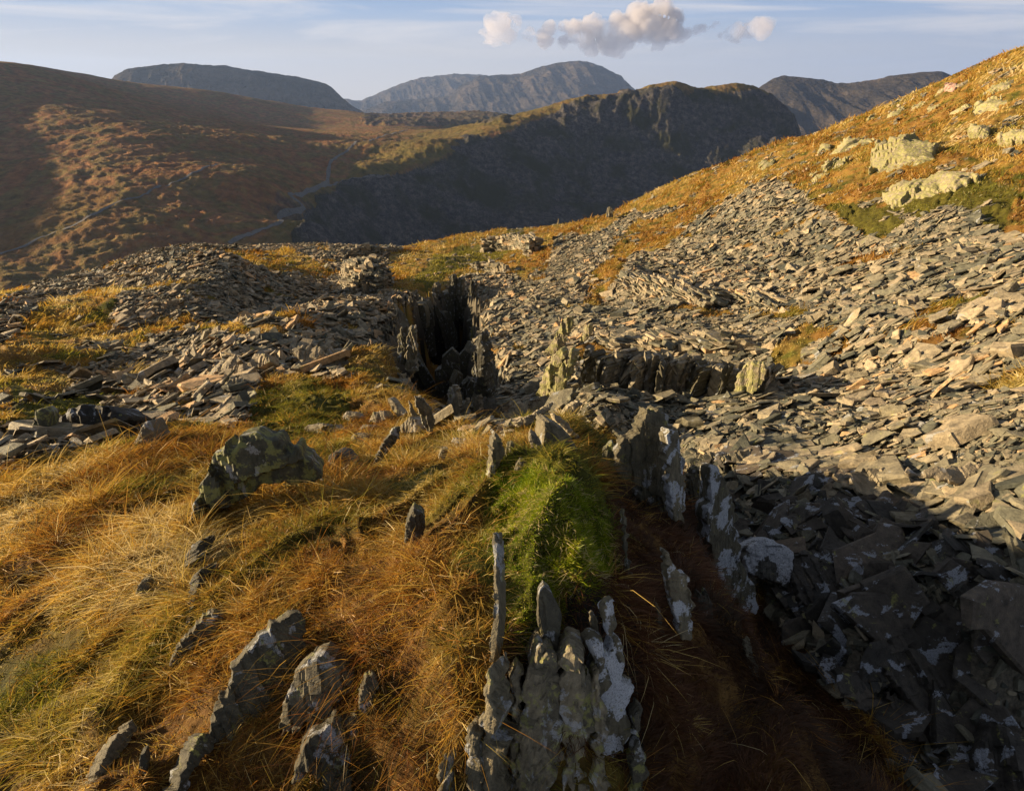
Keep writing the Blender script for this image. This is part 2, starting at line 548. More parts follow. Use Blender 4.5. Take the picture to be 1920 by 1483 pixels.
# (azimuth from photo column at mid height, range, height): ground the camera does not see
def hid(X, r, z):
    return (math.atan2((X - W / 2) / F, cos(PITCH)), math.log(r), z / (r + 1.0))
NEAR_HID = [hid(1560, 2.5, -3.0), hid(1480, 2.8, -3.2), hid(1420, 3.4, -3.4), hid(1330, 4.3, -4.0), hid(1650, 2.3, -2.9), hid(1760, 2.1, -2.85),
            hid(1240, 5.0, -4.2), hid(1160, 6.0, -4.5), hid(1060, 6.4, -4.6), hid(1000, 7.0, -5.0), hid(960, 7.4, -5.2), hid(1900, 2.2, -2.85),
            hid(900, 7.4, -5.4), hid(860, 8.0, -5.6)]
for X in range(-400, 2400, 200):
    az = math.atan2((X - W / 2) / F, cos(PITCH))
    for r, z in ((0.12, -2.3), (0.5, -2.2)):
        NEAR_HID.append((az, math.log(r), z / (r + 1)))
for X, rc, zc in ((0, 75, -22), (130, 85, -26), (260, 95, -28), (400, 110, -33), (560, 115, -35), (700, 125, -38), (830, 125, -36), (980, 115, -32),
                  (1140, 105, -26), (1300, 105, -22), (1400, 100, -16), (1500, 100, -10), (1600, 95, -6), (1720, 95, -3), (1820, 90, 0), (1920, 85, 3)):
    NEAR_HID.append(hid(X, rc, zc))
    NEAR_HID.append(hid(X, rc * 2.6, zc * 2 - 75))
for az, r, z in ((-1.5, 1, -1.8), (-1.5, 4, -3.2), (-1.5, 15, -7), (-1.5, 60, -20), (-1.5, 240, -90), (-1.1, 1, -1.75), (-1.1, 3, -2.5), (-1.1, 15, -6.5), (-1.1, 50, -17), (-1.1, 240, -90),
                 (1.5, 1, -1.9), (1.5, 4, -3.0), (1.5, 15, -2), (1.5, 60, 6), (1.5, 240, -20), (1.2, 2.2, -2.8), (1.2, 6, -2.8), (1.2, 20, -2), (1.2, 60, 5), (1.2, 240, -25)):
    NEAR_HID.append((az, math.log(r), z / (r + 1.0)))

pts, vals = [], []
for X, Y, r in NEAR:
    if X >= 1100 and Y >= 740 and r > 3.5 and (X >= 1280 or r > 7): r *= 0.83
    P = at(X, Y, r)
    pts.append((math.atan2(P[0], P[1]), math.log(r)))
    vals.append(P[2] / (r + 1.0))
for az, lr, h in NEAR_HID:
    pts.append((az, lr)); vals.append(h)
pts = np.array(pts); pts_s = pts * np.array([1.0, 0.45])
near_tps = TPS(pts_s, np.array(vals), 1e-4)

AZ = np.radians(np.concatenate([np.linspace(-95, -61, 50, endpoint=False), np.linspace(-61, 61, 1150), np.linspace(61.5, 95, 50)]))
R0, R1, NR = 0.12, 270.0, 860
LR = np.linspace(math.log(R0), math.log(R1), NR)
# evaluate smooth field coarse, then refine
azc = np.radians(np.linspace(-96, 96, 260)); lrc = np.linspace(LR[0], LR[-1], 220)
A_, L_ = np.meshgrid(azc, lrc, indexing='ij')
HC = near_tps(A_, L_ * 0.45)


def bil(G, a, l, a0, a1, l0, l1):
    n, m = G.shape
    x = np.clip((a - a0) / (a1 - a0) * (n - 1), 0, n - 1.001)
    y = np.clip((l - l0) / (l1 - l0) * (m - 1), 0, m - 1.001)
    i = x.astype(int); j = y.astype(int)
    fx = x - i; fy = y - j
    return (G[i, j] * (1 - fx) * (1 - fy) + G[i + 1, j] * fx * (1 - fy) + G[i, j + 1] * (1 - fx) * fy + G[i + 1, j + 1] * fx * fy)


def smooth_z(x, y):
    r = np.hypot(x, y)
    r = np.maximum(r, R0)
    h = bil(HC, np.arctan2(x, y), np.log(r), azc[0], azc[-1], lrc[0], lrc[-1])
    return h * (r + 1.0)


def ground_pt(X, Y):
    """first hit of a pixel's ray with the smooth ground"""
    d = ray(X, Y)
    hl = math.hypot(d[0], d[1])
    rs = np.exp(np.linspace(math.log(0.3), math.log(200), 1500))
    P = d[None, :] * (rs / hl)[:, None]
    below = P[:, 2] < smooth_z(P[:, 0], P[:, 1])
    k = int(np.argmax(below)) if below.any() else len(rs) - 1
    return P[k]


def poly_world(px):
    return [tuple(ground_pt(x, y)[:2]) for x, y in px]


# trench of the old quarry
PIT_PX = [(700, 660), (690, 630), (722, 600), (752, 562), (800, 548), (850, 538), (893, 545), (903, 600), (908, 660), (925, 720), (938, 762), (905, 775), (850, 765), (790, 745), (768, 712), (740, 700)]
pit_w = poly_world(PIT_PX)
G_POLY = [
 [(0,885),(60,865),(130,855),(330,822),(430,800),(455,745),(475,695),(560,700),(640,712),(740,725),(800,752),(850,800),(900,840),(960,800),(1100,800),(1180,840),(1240,900),(1330,960),(1425,1120),(1500,1200),(1600,1350),(1760,1600),(-600,1800),(-600,900)],
 [(-300,640),(0,640),(60,610),(130,583),(240,570),(262,600),(240,650),(270,670),(150,700),(130,740),(60,760),(-300,770)],
 [(330,480),(380,463),(440,468),(560,480),(600,495),(560,520),(500,515),(440,508),(350,492)],
 [(735,535),(730,495),(760,440),(830,400),(900,380),(1000,360),(1140,330),(1180,405),(1080,440),(1020,450),(1000,500),(965,535),(910,520),(870,508),(800,528)],
 [(1150,402),(1170,330),(1300,250),(1500,180),(1650,120),(1920,0),(2400,-200),(2400,470),(1920,455),(1850,410),(1790,370),(1700,398),(1640,440),(1590,420),(1540,375),(1470,340),(1410,350),(1330,395),(1240,440),(1180,510),(1110,580),(1062,585),(1080,530),(1130,480),(1190,430),(1240,400)],
 [(1440,700),(1450,655),(1500,630),(1575,618),(1580,660),(1540,690),(1490,705)],
 [(1030,660),(1120,640),(1150,670),(1100,690),(1050,690)],
 [(-100,600),(0,545),(60,540),(20,575),(-100,640)],
 [(250,665),(330,625),(420,608),(480,606),(440,625),(330,660),(270,690)], [(430,468),(560,470),(640,500),(660,530),(600,530),(520,505)], [(540,612),(600,600),(620,612),(560,620)], [(650,700),(720,640),(760,660),(760,720),(700,720)],
]
GREEN_POLY = [[(440,790),(470,730),(560,715),(690,740),(680,800),(600,840),(460,810)],
              [(905,970),(925,890),(970,858),(1015,875),(1090,905),(1145,970),(1158,1060),(1120,1095),(1060,1105),(1035,1180),(1015,1240),(965,1235),(930,1100),(912,1030)],
              [(60,730),(200,720),(300,760),(150,800),(0,790),(0,700)], [(560,850),(700,830),(720,870),(600,900)],
              [(1560,390),(1850,330),(1920,360),(1900,430),(1600,420)], [(760,520),(820,460),(960,440),(960,480),(850,500)],
              [(840,1040),(930,960),(930,1100),(850,1090)]]
MOSS_W = poly_world(GREEN_POLY[1])
HOLLOW_W = poly_world([(1030, 1105), (1080, 1090), (1140, 1085), (1160, 1130), (1150, 1215), (1100, 1225), (1045, 1228), (1040, 1160)])
KNOB_W = poly_world([(935, 1210), (1010, 1150), (1050, 1095), (1150, 1085), (1195, 1180), (1215, 1300), (1215, 1475), (905, 1475), (925, 1330)])
RA, RB = np.array(ground_pt(450, 508))[:2], np.array(ground_pt(382, 602))[:2]
PIT_C = np.mean(pit_w, axis=0)


def zones(x, y, z):
    """grass and green cover at ground points"""
    X, Y = to_px(np.stack([x, y, z], -1))
    r = np.hypot(x, y)
    P2 = np.stack([x, y], -1)
    j = fbm(P2 / np.maximum(r, .3)[..., None] * 9, 5, 5, 0.6)
    k = fbm(P2 / np.maximum(r, .3)[..., None] * 9 + 50, 5, 9, 0.6)
    Xj, Yj = X + 75 * j, Y + 34 * k
    g = np.zeros(x.shape)
    for p in G_POLY:
        g = np.maximum(g, inpoly(Xj, Yj, p))
    mixed = inpoly(Xj, Yj, [(-200,745),(200,735),(230,800),(-200,840)]) | inpoly(Xj, Yj, [(420,470),(640,500),(560,520),(440,500)])
    pn = fbm(P2 * 0.55, 4, 31)
    g = np.maximum(g, (mixed & (pn > -0.05)))
    g = np.maximum(g, ((pn > 0.46) & (r > 5)))
    # bare stones breaking through the drier banks
    g = np.where((fbm(P2 * 1.3, 3, 77) > 0.5) & (r > 9), 0, g)
    gr = np.zeros(x.shape)
    for p in GREEN_POLY:
        gr = np.maximum(gr, inpoly(Xj, Yj, p) * 0.85)
    gr = np.clip(gr + 1.9 * fbm(P2 * 1.9, 4, 41) * (gr < .5) + 0.05, 0, 1)
    gr = np.where(inpoly(X, Y, [(1140,900),(1300,930),(1430,1100),(1800,1700),(1180,1700)]) & (r < 4.5), 0.0, gr)
    gr = np.where(inpoly(X, Y, GREEN_POLY[1]), 1.0, gr)
    return g, gr


def detail(x, y, z, g):
    """relief over the smooth ground"""
    r = np.hypot(x, y)
    P2 = np.stack([x, y], -1)
    d = 0
    far = sstep(5, 18, r)
    d += far * 0.55 * fbm(P2 / 9.0, 3, 3)
    d += far * 0.20 * fbm(P2 / 2.4, 3, 4)
    d += (1 - g) * sstep(2, 6, r) * 0.09 * fbm(P2 / 0.9, 3, 6)
    # the sharp rim of the middle tip: gentle on the sunny side, steep in the lee
    ab = RB - RA; lab_ = np.hypot(*ab); ab = ab / lab_
    al = (x - RA[0]) * ab[0] + (y - RA[1]) * ab[1]
    ac = (x - RA[0]) * -ab[1] + (y - RA[1]) * ab[0]
    ac = ac * np.sign(-ab[1])
    d += 1.35 * np.where(ac < 0, np.exp(-(ac / 5.0) ** 2), np.exp(-(ac / 1.6) ** 2)) * sstep(-1, 5, al) * sstep(lab_ + 4, lab_ - 3, al)
    # tussocks: cushions leaning down the slope
    q = np.stack([(x * 0.75 + y * 0.65), (x * -0.65 + y * 0.75) * 1.7], -1)
    tus = fbm(q / 0.55 + 0.5 * fbm(P2 / 0.5, 2, 8)[..., None], 3, 12, 0.55, ridged=True)
    amp = np.clip(0.12 + 0.003 * r, 0, 0.15) * np.clip(r / 1.2, 0, 1)
    d += g * amp * tus * 0.75
    d += 0.012 * fbm(P2 / 0.08, 2, 15) * sstep(6, 3, r)
    return d


def full_z(x, y):
    z0 = smooth_z(x, y)
    g, gr = zones(x, y, z0)
    z = z0 + detail(x, y, z0, g)
    r = np.hypot(x, y)
    # trench: steep broken walls
    xn = x + 0.8 * fbm(np.stack([x, y], -1) * 0.8, 4, 61); yn = y + 0.8 * fbm(np.stack([x, y], -1) * 0.8, 4, 62)
    ins = inpoly(xn, yn, pit_w)
    pd = polydist(xn, yn, pit_w)
    sgn = np.where(ins, pd, -pd)
    z = z - sstep(-0.1, 0.9, sgn) * 4.6 - 2.0 * sstep(0.9, 2.2, sgn)
    z = z - np.where((~ins) & (x < PIT_C[0] + 0.2 * (y - PIT_C[1])) , 1.3 * np.exp(-pd / 1.4), 0) * sstep(9, 12, r)
    g = np.where(ins & (pd > 0.1), np.where(vnoise(np.stack([x, y], -1) * 0.8, 64) > 0.5, 1, 0), g)
    # the moss cushion swells over the rock
    mi = inpoly(x, y, MOSS_W)
    md = polydist(x, y, MOSS_W)
    z = z + np.where(mi, 0.13 * sstep(0, 0.25, md) + 0.05 * sstep(0, .06, md) * fbm(np.stack([x, y], -1) / 0.13, 3, 66, .5, True), 0)
    # dark hollow under the overhanging cushion
    z = z - np.where(inpoly(x, y, HOLLOW_W), 0.16 * sstep(0, 0.1, polydist(x, y, HOLLOW_W)), 0)
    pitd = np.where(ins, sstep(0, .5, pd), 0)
    kn = inpoly(x, y, KNOB_W); kd = polydist(x, y, KNOB_W)
    z = z - np.where(kn, 0.13 * sstep(0, 0.12, kd), 0)
    g = np.where(kn & (kd > .02) & (vnoise(np.stack([x, y], -1) * 14, 87) < .35), 0, g)
    PX, PY = to_px(np.stack([x, y, z], -1))
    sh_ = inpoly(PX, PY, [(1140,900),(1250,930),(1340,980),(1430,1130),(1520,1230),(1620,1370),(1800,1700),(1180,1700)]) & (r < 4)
    full_z.dark = np.maximum(np.maximum(pitd, np.where(kn, .85, 0)), sh_ * .75)  # painted shade mask for the ground colour: trench, knob, ridge's right side
    return z, g, gr


Xg, Rg = np.meshgrid(AZ, np.exp(LR), indexing='ij')
gx, gy = Rg * np.sin(Xg), Rg * np.cos(Xg)
gz, gG, gGr = full_z(gx, gy)
gDark = full_z.dark


def near_lookup(x, y, G=None):
    """bilinear value of a grid on the near ground"""
    G = gz if G is None else G
    a = np.arctan2(x, y); l = np.log(np.maximum(np.hypot(x, y), R0))
    i = np.clip(np.searchsorted(AZ, a) - 1, 0, len(AZ) - 2)
    fx = np.clip((a - AZ[i]) / (AZ[i + 1] - AZ[i]), 0, 1)
    yy = np.clip((l - LR[0]) / (LR[-1] - LR[0]) * (NR - 1), 0, NR - 1.001)
    j = yy.astype(int); fy = yy - j
    return (G[i, j] * (1 - fx) * (1 - fy) + G[i + 1, j] * fx * (1 - fy) + G[i, j + 1] * (1 - fx) * fy + G[i + 1, j + 1] * fx * fy)


def ground_normal(x, y, e=None, smooth=False):
    r = np.hypot(x, y)
    e = np.maximum(0.06, 0.012 * r) if e is None else e
    f = smooth_z if smooth else near_lookup
    dx = (f(x + e, y) - f(x - e, y)) / (2 * e)
    dy = (f(x, y + e) - f(x, y - e)) / (2 * e)
    n = np.stack([-dx, -dy, np.ones_like(dx)], -1)
    return n / np.linalg.norm(n, axis=-1, keepdims=True)


V = np.stack([gx, gy, gz], -1).reshape(-1, 3)
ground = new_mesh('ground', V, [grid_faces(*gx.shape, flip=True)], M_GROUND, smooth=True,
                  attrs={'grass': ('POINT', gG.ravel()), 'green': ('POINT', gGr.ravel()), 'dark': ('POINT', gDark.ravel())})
tag(ground, kind='structure')

# ------------------------------------------------------------------ middle hills
MID = [
 (0,560,430),(0,500,500),(0,400,640),(0,300,820),(0,230,980),(0,170,1120),(0,119,1280),(60,124,1300),(110,140,1290),(160,162,1260),
 (100,480,500),(100,400,600),(100,300,780),(100,220,960),(160,175,1200),
 (250,470,490),(250,400,570),(250,320,680),(250,260,820),(250,215,1040),(250,196,1180),(330,470,480),(330,235,980),(330,215,1150),
 (400,450,510),(400,380,600),(400,310,720),(400,262,860),(400,236,1050),(420,228,1200),
 (520,450,520),(520,380,620),(520,320,740),(520,270,900),(520,248,1100),(600,430,560),(600,350,720),(600,300,840),(600,262,1020),(620,247,1250),
 (700,320,800),(700,280,920),(700,250,1150),(700,246,1300),(760,242,1500),
 # plateau behind, then its edge
 (40,121,1700),(120,132,1750),(200,147,1800),(300,160,1800),(400,172,1800),(500,190,1800),(600,206,1850),(700,217,1900),(740,232,1900),
 (200,170,1600),(300,190,1550),(400,212,1500),(500,228,1500),(600,240,1500),
 (800,238,1550),(860,228,1700),(800,214,2100),(700,215,2150),(900,210,2150),(850,212,2150),
 # spur with the track and the quarried crag
 (600,470,600),(640,470,640),(700,470,680),(800,465,720),(950,440,760),(1100,410,860),(1200,380,960),(1300,340,1040),(1400,300,1120),(1500,262,1190),
 (560,440,600),(575,400,640),(600,370,700),(620,345,770),(655,335,790),(740,330,810),(800,310,850),(850,292,880),(900,262,960),(950,245,1010),
 (650,410,690),(700,400,730),(800,390,790),(900,350,860),(960,300,940),(1050,340,960),(1050,250,1060),(1150,300,1050),(1250,260,1110),(1350,250,1160),(1450,250,1220),(1200,220,1130),(1300,200,1180),
 (760,270,1020),(850,240,1150),(800,250,1130),(700,300,900),(850,262,1010),(950,222,1110),(1000,210,1130),(1050,196,1150),(1100,183,1160),(1150,180,1170),(1180,174,1180),(1220,164,1190),(1270,158,1200),(1290,164,1210),
 (1310,172,1220),(1345,162,1240),(1390,157,1260),(1430,170,1280),(1460,192,1290),(1480,215,1290),(1500,250,1280),(1512,300,1250),
]
mp, mv = [], []
for X, Y, r in MID:
    P = at(X, Y, r)
    mp.append((math.atan2(P[0], P[1]), math.log(r) * 1.0)); mv.append(P[2] / r)
for X, r, t in ((0, 1500, 0.02), (0, 2600, -.05), (300, 2600, -.06), (600, 2800, -.08), (850, 2900, -.07), (950, 1500, -.10), (1050, 1500, -.10), (1150, 1600, -.1), (1250, 1600, -.1),
                (1390, 1600, -.10), (1070, 1235, -0.03), (1133, 1250, -0.02), (1188, 1262, -0.01), (1263, 1305, -0.014), (1298, 1325, -0.012), (1330, 1345, -0.03), (1357, 1345, -0.055), (1385, 1340, -0.09), (1416, 1300, -0.13), (1369, 1500, -0.11), (1409, 1500, -0.15), (1450, 1600, -.14), (1500, 1500, -.16), (1000, 2800, -.08), (1300, 2900, -.1), (1600, 1300, -.22), (1600, 900, -.28), (1700, 2000, -.15), (1900, 1300, -.2), (1900, 700, -.3),
                (1000, 600, -.32), (1200, 600, -.3), (1400, 600, -.3), (1600, 500, -.35), (800, 550, -.34), (600, 450, -.35), (300, 380, -.36), (0, 330, -.36),
                (-400, 400, -.3), (-400, 900, -.02), (-400, 1500, .05), (-400, 2800, -.0), (1900, 350, -.35), (1400, 350, -.42), (900, 350, -.42), (500, 350, -.4)):
    mp.append((math.atan2((X - W / 2) / F, cos(PITCH)), math.log(r))); mv.append(t)
mid_tps = TPS(np.array(mp), np.array(mv), 2e-5)
amid = np.radians(np.linspace(-62, 48, 900)); rmid = np.exp(np.linspace(math.log(320), math.log(2900), 560))
Ac, Lc = np.meshgrid(np.radians(np.linspace(-63, 49, 300)), np.linspace(math.log(310), math.log(3000), 200), indexing='ij')
MC = mid_tps(Ac, Lc)
Am, Rm = np.meshgrid(amid, rmid, indexing='ij')
tm = bil(MC, Am, np.log(Rm), Ac[0, 0], Ac[-1, 0], Lc[0, 0], Lc[0, -1])
mx, my = Rm * np.sin(Am), Rm * np.cos(Am)
mz = tm * Rm
MX, MY = to_px(np.stack([mx, my, mz], -1))
CRAG = [(545,500),(560,440),(575,410),(600,375),(625,350),(655,338),(740,334),(760,330),(800,316),(848,290),(842,275),(880,262),(915,262),(975,238),(1030,212),(1060,196),(1100,186),(1240,168),(1290,172),(1330,182),(1400,172),(1440,176),(1480,205),(1530,260),(1530,420),(1100,560),(800,560)]
P2 = np.stack([mx, my], -1)
jx = fbm(P2 / 35, 3, 21); jy = fbm(P2 / 35 + 9, 3, 22)
crag = inpoly(MX + 16 * jx, MY + 12 * jy, CRAG).astype(float)
heap = inpoly(MX + 25 * jx, MY + 8 * jy, [(690,205),(960,203),(960,232),(690,236)]).astype(float)
lit = inpoly(MX + 10 * jx, MY + 10 * jy, [(640,345),(700,275),(800,245),(1060,180),(1060,200),(900,262),(850,290),(740,330)])
mgreen = np.where(lit, 0.8, 0) + np.where(inpoly(MX, MY, [(470,470),(560,380),(620,330),(640,350),(560,480)]), .6, 0) + np.clip(fbm(P2 / 120, 3, 55), 0, 1) * 0.7
gul = fbm(np.stack([(mx * 0.9 - my * 0.3) / 30, (mx * 0.3 + my) / 90], -1) + .5 * fbm(P2 / 40, 3, 34)[..., None], 6, 33, 0.6, ridged=True)
mz = mz + crag * (gul * 6.0 + 3.0 * fbm(P2 / 12, 3, 35, 0.6, True))
q = np.stack([(mx + my * .45) / 60, (my - mx * .5) / 45], -1) + 0.8 * fbm(P2 / 90, 2, 99)[..., None]
mz = mz + (1 - crag) * (sstep(1500, 900, Rm) * (3.2 * fbm(q, 5, 36, 0.58, True) + 1.5 * fbm(P2 / 14, 3, 38, 0.6, True) + .7 * fbm(P2 / 5, 2, 43, 0.6, True)) + 2.5 * fbm(P2 / 60, 3, 37))
mz = mz + heap * 6 * np.maximum(fbm(P2 / 25, 3, 39, 0.6, True), -0.2)
crest = inpoly(MX, MY, [(840,250),(1030,180),(1250,140),(1440,140),(1530,260),(1400,200),(1280,180),(1060,215)])
mz = mz + crest * (2.0 * fbm(P2 / 20, 4, 40, 0.6, True) + 1.5 * fbm(P2 / 55, 2, 44, .5, True))
mgreen = np.maximum(mgreen, crest * .75)
hills = new_mesh('hills', np.stack([mx, my, mz], -1).reshape(-1, 3), [grid_faces(*mx.shape, flip=True)], M_HILLS, smooth=True,
                 attrs={'rock': ('POINT', np.maximum(crag, heap * .7).ravel()), 'green': ('POINT', np.clip(mgreen, 0, 1).ravel())})
tag(hills, kind='structure')


def mid_lookup(x, y):
    a = np.arctan2(x, y); l = np.log(np.hypot(x, y))
    return bil(mz, a, l, amid[0], amid[-1], math.log(320), math.log(2900))


# quarry tracks: gravel strips draped on the hill
M_TRACK, _nt, _b = new_mat('track_gravel')
_b.inputs['Base Color'].default_value = (0.24, 0.23, 0.22, 1)
_c = ramp(_nt, noise(_nt, nn(_nt, 'ShaderNodeNewGeometry').outputs['Position'], 0.4, 4), [(0.3, (0.08, 0.08, 0.078)), (0.7, (0.16, 0.15, 0.14))])
lk(_nt, _c, _b.inputs['Base Color'])


def mid_pt(X, Y):
    d = ray(X, Y); hl = math.hypot(d[0], d[1])
    rs = np.exp(np.linspace(math.log(330), math.log(2800), 1200))
    P = d[None] * (rs / hl)[:, None]
    b = P[:, 2] < mid_lookup(P[:, 0], P[:, 1])
    return P[int(np.argmax(b))] if b.any() else P[-1]


def track(px, w):
    pp = np.array([mid_pt(x, y)[:2] for x, y in px])
    s = np.r_[0, np.cumsum(np.hypot(*np.diff(pp, axis=0).T))]
    t = np.arange(0, s[-1], 4.0)
    c = np.stack([np.interp(t, s, pp[:, k]) for k in (0, 1)], -1)
    for _ in range(2):
        c[1:-1] = (c[:-2] + c[1:-1] * 2 + c[2:]) / 4
    tg = np.gradient(c, axis=0); tg /= np.linalg.norm(tg, axis=1, keepdims=True) + 1e-9
    nm = np.stack([-tg[:, 1], tg[:, 0]], -1)
    w_ = w * (1 + 0.3 * vnoise(c / 15.0, 3))[:, None]
    rows = []
    for k in (-.5, -.2, .2, .5):
        p = c + nm * w_ * k
        rows.append(np.c_[p, mid_lookup(p[:, 0], p[:, 1]) + 0.5])
    V = np.stack(rows, 1).reshape(-1, 3)
    o = new_mesh('path', V, [grid_faces(len(c), 4)], M_TRACK, smooth=True)
    tag(o, kind='structure')


track([(430,458),(470,440),(500,428),(530,418),(522,405),(545,398),(575,392),(560,378),(540,368),(575,360),(605,350),(615,335),(618,310),(640,290),(660,275),(700,262),(740,250),(765,244)], 4.2)
track([(605,350),(630,342),(660,334),(700,331),(735,332)], 3.6)
track([(0,478),(60,455),(120,432),(180,402),(240,375),(300,352),(370,325),(410,308)], 2.4)


# ------------------------------------------------------------------ distant fells
def fell(name, prof, r, slope=0.5, base=-320, seed=0, back=0.55, rough=1.0, curve=1.0, rf=None):
    prof = np.array(prof, float)
    Xs = np.linspace(prof[0, 0], prof[-1, 0], 420)
    Ys = np.interp(Xs, prof[:, 0], prof[:, 1])
    Rr = np.full(Xs.shape, r) if rf is None else np.interp(Xs, *zip(*rf))
    d = ray(Xs, Ys)
    crest = d * (Rr / np.hypot(d[:, 0], d[:, 1]))[:, None]
    out = crest[:, :2] / np.linalg.norm(crest[:, :2], axis=1, keepdims=True)
    # w from back (-) over the crest (0) to the foot (+), in metres towards the eye
    ws = np.concatenate([-np.geomspace(0.02, 0.5, 14)[::-1], [0], np.geomspace(0.004, 0.62, 190)]) * r * 0.55
    P = np.zeros((len(Xs), len(ws), 3))
    nz = fbm(np.stack([Xs / 160, Xs * 0], -1), 4, seed)
    for j, w in enumerate(ws):
        xy = crest[:, :2] - out * w
        z = crest[:, 2] - abs(w) * (slope if w > 0 else back) * (1 - 0.25 * min(abs(w) / (r * .4), 1) * curve)
        P[:, j, :2] = xy; P[:, j, 2] = z
    sc = r * 0.035
    w_ = np.abs(ws)[None, :] / (r * 0.04)
    g = fbm(np.stack([(P[..., 0] + 0.25 * P[..., 1]) / sc, P[..., 1] / (sc * 3.2)], -1), 6, seed + 3, 0.55, ridged=True)
    P[..., 2] += g * np.clip(w_, 0, 1) * r * 0.011 * rough
    P[..., 2] += fbm(P[..., :2] / (sc * .22), 3, seed + 9, 0.6) * r * 0.0012 * rough
    P[..., 2] = np.maximum(P[..., 2], base)
    o = new_mesh(name, P.reshape(-1, 3), [grid_faces(len(Xs), len(ws), flip=False)], M_FAR, smooth=True)
    tag(o, kind='structure')
    return o


fell('hills', [(130,240),(190,170),(215,142),(240,129),(290,122),(330,120),(345,118),(400,124),(412,122),(450,129),(500,136),(560,145),(600,154),(620,162),(640,182),(660,198),(680,210),(720,240)], 3900, 0.42, seed=101)
fell('hills', [(560,230),(640,186),(655,186),(672,191),(690,183),(720,170),(760,155),(790,146),(830,142),(850,139),(900,140),(960,150),(1060,180)], 8200, 0.3, seed=131)
fell('hills', [(600,240),(672,212),(690,203),(720,192),(740,189),(790,186),(840,180),(870,158),(900,143),(940,141),(975,139),(1000,130),(1040,119),(1085,114),(1105,117),(1130,126),(1165,143),(1172,152),(1190,168),(1230,200),(1280,240)], 6400, 0.42, seed=151)
fell('hills', [(1340,260),(1400,190),(1422,165),(1450,147),(1470,142),(1500,145),(1530,148),(1570,156),(1590,157),(1640,150),(1690,139),(1740,135),(1765,134),(1790,144),(1830,165),(1880,200),(1960,260)], 3300, 0.55, seed=171)
fell('hills', [(-500,200),(0,195),(300,193),(500,192),(655,188),(800,195),(1200,200),(1400,198),(1900,190),(2500,185)], 9600, 0.2, seed=191, rough=.4)
# valley floor under it all
gvx = np.array([[-9000, 200, -345], [9000, 200, -345], [9000, 10400, -345], [-9000, 10400, -345]])
tag(new_mesh('terrain', gvx, [np.array([[0, 1, 2, 3]])], M_FAR), kind='structure')

# ------------------------------------------------------------------ slates
def slate_templates(n, seed=3):
    r_ = np.random.default_rng(seed)
    out = []
    for t in range(n):
        k = int(r_.integers(5, 9))
        a = np.sort(r_.uniform(0, 2 * math.pi, k) * 0.35 + np.arange(k) * 2 * math.pi / k * 0.95)
        asp = r_.uniform(0.38, 0.85)
        rad = r_.uniform(0.68, 1.1, k)
        x = np.cos(a) * rad * 0.5; y = np.sin(a) * rad * 0.5 * asp
        th = r_.uniform(0.035, 0.10) if t % 7 else r_.uniform(.16, .34)
        sk = r_.uniform(-0.06, 0.06, 2)
        wob = r_.uniform(-.25, .25, k) * th
        top = np.c_[x * 0.94, y * 0.92, th / 2 + wob]
        mid = np.c_[x, y, th * 0.28 + wob]
        bot = np.c_[x * 0.97 + sk[0], y * 0.95 + sk[1], np.full(k, -th / 2)]
        V = np.r_[top, mid, bot]
        i = np.arange(k); j = (i + 1) % k
        q = np.r_[np.c_[i + k, j + k, j, i], np.c_[i + 2 * k, j + 2 * k, j + k, i + k]]
        tri = np.c_[np.zeros(k - 2, int), np.arange(1, k - 1), np.arange(2, k)]
        out.append((V, q, tri))
    return out


TEMPL = slate_templates(48)


def frames(nrm, yaw):
    """rotation matrices with z along nrm and x turned by yaw"""
    up = np.zeros_like(nrm); up[:, 1] = 1.0
    x = np.cross(up, nrm); x /= np.linalg.norm(x, axis=1, keepdims=True)
    y = np.cross(nrm, x)
    c, s = np.cos(yaw)[:, None], np.sin(yaw)[:, None]
    xx = x * c + y * s
    yy = -x * s + y * c
    return np.stack([xx, yy, nrm], -1)


def slates_mesh(P, R, S, tid, rnd):
    """many slates as arrays: verts, quads, tris, per-vertex rnd"""
    Vs, Q, T, A, off = [], [], [], [], 0
    for t in range(len(TEMPL)):
        sel = np.nonzero(tid == t)[0]
        if not len(sel):
            continue
        V, q, tr = TEMPL[t]
        v = V[None] * S[sel][:, None, :]
        w = np.einsum('nij,nkj->nki', R[sel], v) + P[sel][:, None]
        k = len(V)
        o = off + np.arange(len(sel)) * k
        Vs.append(w.reshape(-1, 3)); Q.append((q[None] + o[:, None, None]).reshape(-1, 4)); T.append((tr[None] + o[:, None, None]).reshape(-1, 3))
        A.append(np.repeat(rnd[sel], k)); off += k * len(sel)
    return np.concatenate(Vs), np.concatenate(Q), np.concatenate(T), np.concatenate(A)


# coarse polar cells of the visible ground, for scattering
NC, MCc = 620, 520
ca = np.radians(np.linspace(-56, 56, NC)); cl = np.linspace(math.log(0.7), math.log(105), MCc)
CA, CL = np.meshgrid(ca, cl, indexing='ij')
CRr = np.exp(CL)
cxx, cyy = CRr * np.sin(CA), CRr * np.cos(CA)
cz = near_lookup(cxx, cyy)
cg = near_lookup(cxx, cyy, gG); cgr = near_lookup(cxx, cyy, gGr)
ct = cz / CRr
cmax = np.maximum.accumulate(ct, axis=1)
vis = np.where(ct > cmax - 0.012, 1.0, np.where(ct > cmax - 0.08, 0.35, 0.05))
cpx, cpy = to_px(np.stack([cxx, cyy, cz], -1))
vis *= ((cpx > -250) & (cpx < 2170) & (cpy < 1800) & (cpy > -100))
carea = CRr ** 2 * (ca[1] - ca[0]) * (cl[1] - cl[0])


